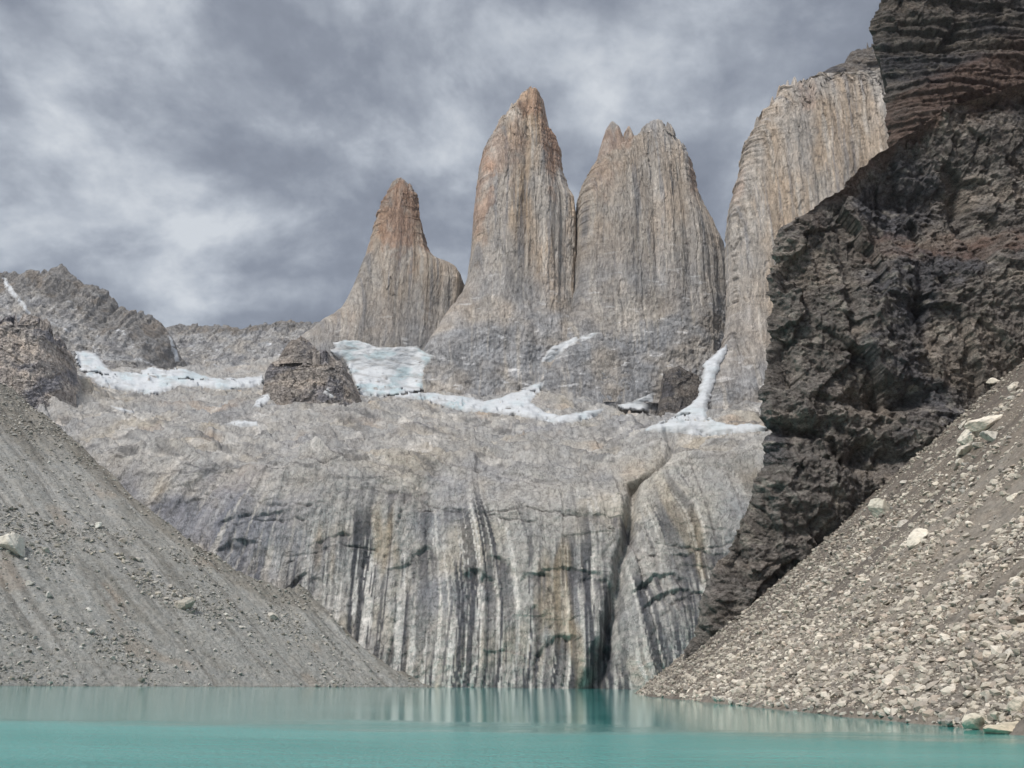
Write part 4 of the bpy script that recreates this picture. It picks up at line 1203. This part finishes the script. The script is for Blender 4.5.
PALE = (0.60, 0.555, 0.48)
for i, (px, py, w, h, tilt, lab, tint) in enumerate((
        (921, 534, 26, 14, 30, 'long pale boulder lying alone in the middle of the stony slope', PALE),
        (882, 507, 20, 20, 45, 'pale tilted slab at the foot of the dark cliff', (0.42, 0.40, 0.34)),
        (991, 420, 36, 11, 12, 'flat pale slab roofing the boulder cluster high on the talus', PALE),
        (972, 436, 24, 16, 30, 'bright angular block under the flat slab of the boulder cluster', (0.56, 0.52, 0.45)),
        (966, 448, 22, 14, 15, 'broad pale boulder at the bottom of the cluster, above a small stone pile', (0.47, 0.43, 0.37)),
        (992, 435, 16, 13, 5, 'greyish block at the right end of the boulder cluster', (0.42, 0.40, 0.36)),
        (980, 444, 10, 9, 0, 'small grey block wedged in the boulder cluster', (0.36, 0.34, 0.30)),
        (964, 424, 14, 7, 45, 'narrow pale shard leaning against the boulder cluster', (0.44, 0.41, 0.36)),
        (960, 461, 12, 8, 20, 'little pale boulder just below the boulder cluster', (0.48, 0.45, 0.39)),
        (993, 381, 14, 6, 5, 'pale block resting on the dark rock edge at the top of the talus', PALE),
        (1013, 386, 12, 8, 10, 'pale block near the top edge of the talus, beside the frame', (0.50, 0.46, 0.40)),
        (1013, 496, 10, 6, 10, 'lone pale stone below the boulder cluster, near the photo edge', PALE),
        (904, 482, 10, 5, 5, 'dark-bottomed flat stone between the cliff foot and the boulder cluster', (0.42, 0.40, 0.36)),
        (902, 523, 14, 6, 30, 'pale shard up the slope from the long boulder', (0.42, 0.39, 0.35)),
        (1008, 470, 9, 5, 10, 'small brown stone below the right end of the boulder cluster', (0.36, 0.33, 0.29)),
        (976, 722, 24, 13, 0, 'cream boulder at the waterline, first of the shore boulders', (0.50, 0.46, 0.38)),
        (1006, 729, 40, 15, -8, 'largest cream boulder at the waterline, its foot in the lake', (0.47, 0.42, 0.33)),
        (1020, 703, 22, 18, 35, 'tilted cream slab above the shore boulders', (0.47, 0.43, 0.36)),
        (1012, 692, 12, 10, 10, 'pale block on top of the tilted shore slab', (0.50, 0.46, 0.39)),
        (998, 714, 14, 8, 0, 'pale stone wedged behind the shore boulders', (0.45, 0.42, 0.35)),
        (1018, 620, 16, 10, 45, 'brown tilted rock sticking out of the rubble near the frame edge', (0.22, 0.19, 0.16)),
        (1008, 655, 16, 5, 50, 'pale splinter lying on the grey gravel strip', (0.46, 0.43, 0.38)),
        (10, 541, 32, 24, -5, 'largest boulder of the grey moraine, pale with a dark underside', (0.50, 0.48, 0.43)),
        (183, 603, 14, 17, -35, 'tilted brown-grey block below a trail of stones on the moraine', (0.34, 0.32, 0.28)),
        (272, 615, 12, 8, 0, 'pale boulder under the crest of the moraine, by the streaked wall', (0.42, 0.40, 0.36)),
        (98, 524, 6, 6, 0, 'round white boulder alone high on the moraine', (0.54, 0.54, 0.50)),
        (123, 540, 9, 6, 0, 'brownish boulder above the trail of stones on the moraine', (0.30, 0.28, 0.25)),
        (45, 549, 9, 6, -20, 'flat stone right of the largest moraine boulder', (0.40, 0.39, 0.36)),
        (28, 582, 8, 7, 20, 'pale stone below the largest moraine boulder', (0.42, 0.41, 0.38)),
        (49, 595, 7, 6, 0, 'small pale block on smooth moraine gravel', (0.42, 0.41, 0.38)),
        (90, 631, 9, 5, -25, 'lone flat stone low on the smooth moraine gravel', (0.44, 0.43, 0.40)))):
    boulder(px, py, w, h, 2000 + i, lab, tint, tilt)

# trails of stones along the slopes: look-alikes, built once per kind and copied
protos = []
for i in range(8):
    V, F, C = boulder_mesh('boulder', 2200 + i, (1.2, 0.95, 0.75), ((0.45, 0.42, 0.36), (0.38, 0.36, 0.33), (0.50, 0.47, 0.42), (0.33, 0.31, 0.28))[i % 4])
    protos.append((V, F, C))
meshes = {}


def strew(spots, label, group, seed):
    r_ = np.random.default_rng(seed)
    first = None
    for px, py, w in spots:
        p, nrm, ob = hit(px, py)
        if p is None or not (ob.startswith('talus') or ob.startswith('scree') or ob.endswith('rubble')) or np.linalg.norm(p - CAM) > 760: continue
        k = np.linalg.norm(p - CAM) / FPX
        q = int(r_.integers(0, 8))
        if q not in meshes:
            o = mesh_obj('boulder', *protos[q][:2], MAT_STONE, protos[q][2], smooth=False); meshes[q] = o
        else:
            o = meshes[q].copy(); COL.objects.link(o)
        s_ = w * k / 1.2
        o.location = p + np.array([0, 0, 0.12 * w * k]); o.scale = (s_, s_, s_ * r_.uniform(0.7, 1.1)); o.rotation_euler = tuple(r_.uniform(-0.5, 0.5, 2)) + (r_.uniform(0, 6.28),)
        tag(o, label, 'boulder', group)


def cloud(n_, cx, cy, sx, sy, ang, w0, w1, r_):
    a = R(ang); u = r_.normal(size=n_) * sx; v = r_.normal(size=n_) * sy
    return [(cx + u_ * math.cos(a) - v_ * math.sin(a), cy + u_ * math.sin(a) + v_ * math.cos(a), w0 + (w1 - w0) * r_.uniform() ** 2) for u_, v_ in zip(u, v)]


r_ = np.random.default_rng(77)
strew(cloud(46, 150, 578, 34, 7, 33, 3.0, 8.5, r_), 'stone in the slanting trail of pale stones above the tilted moraine block', 'stones trailing across the grey moraine', 71)
strew([(r_.uniform(2, 300), r_.uniform(440, 680), 2.2 + 2.5 * r_.uniform() ** 2) for _ in range(70)], 'small loose stone scattered over the open grey moraine', 'stones scattered over the grey moraine', 72)
strew(cloud(26, 300, 625, 26, 12, 30, 2.2, 4.5, r_), 'small stone on the gullied lobe at the low end of the moraine', 'stones on the moraine lobe', 73)
strew(cloud(34, 968, 470, 34, 8, -62, 3, 8, r_), 'stone in the pile running down below the boulder cluster', 'stones below the boulder cluster', 74)
strew([(r_.uniform(720, 1022), 0, 0) for _ in range(0)], '', '', 75)
sp = []
for _ in range(90):
    x = r_.uniform(760, 1022); y = r_.uniform(690 - (x - 640) * 0.80, 640)
    sp.append((x, y, 3 + 4.5 * r_.uniform() ** 2))
strew(sp, 'loose beige stone lying by itself on the open brown talus', 'stones scattered over the talus', 76)
strew([(x, 697 + (x - 640) * 0.092 + r_.uniform(-5, 1), 4 + 5 * r_.uniform()) for x in np.linspace(700, 965, 34)], 'pale stone at the waterline edge of the talus', 'stones along the talus waterline', 77)
print('objects', len(SC.objects))

if HAZE:
    hm = bpy.data.materials.new('thin air'); hm.use_nodes = True
    t = hm.node_tree; t.nodes.clear()
    pv = t.nodes.new('ShaderNodeVolumePrincipled'); pv.inputs['Color'].default_value = (0.78, 0.86, 1.0, 1)
    pv.inputs['Density'].default_value = HAZE; pv.inputs['Anisotropy'].default_value = 0.2
    out = t.nodes.new('ShaderNodeOutputMaterial'); t.links.new(pv.outputs[0], out.inputs['Volume'])
    hv = np.array([(x, y, z) for z in (-40, 1500) for y in (-2600, 3600) for x in (-3100, 3100)], float)
    hf = np.array([(0, 2, 3, 1), (4, 5, 7, 6), (0, 1, 5, 4), (1, 3, 7, 5), (3, 2, 6, 7), (2, 0, 4, 6)])
    tag(mesh_obj('haze', hv, hf, hm, smooth=False), kind='stuff')
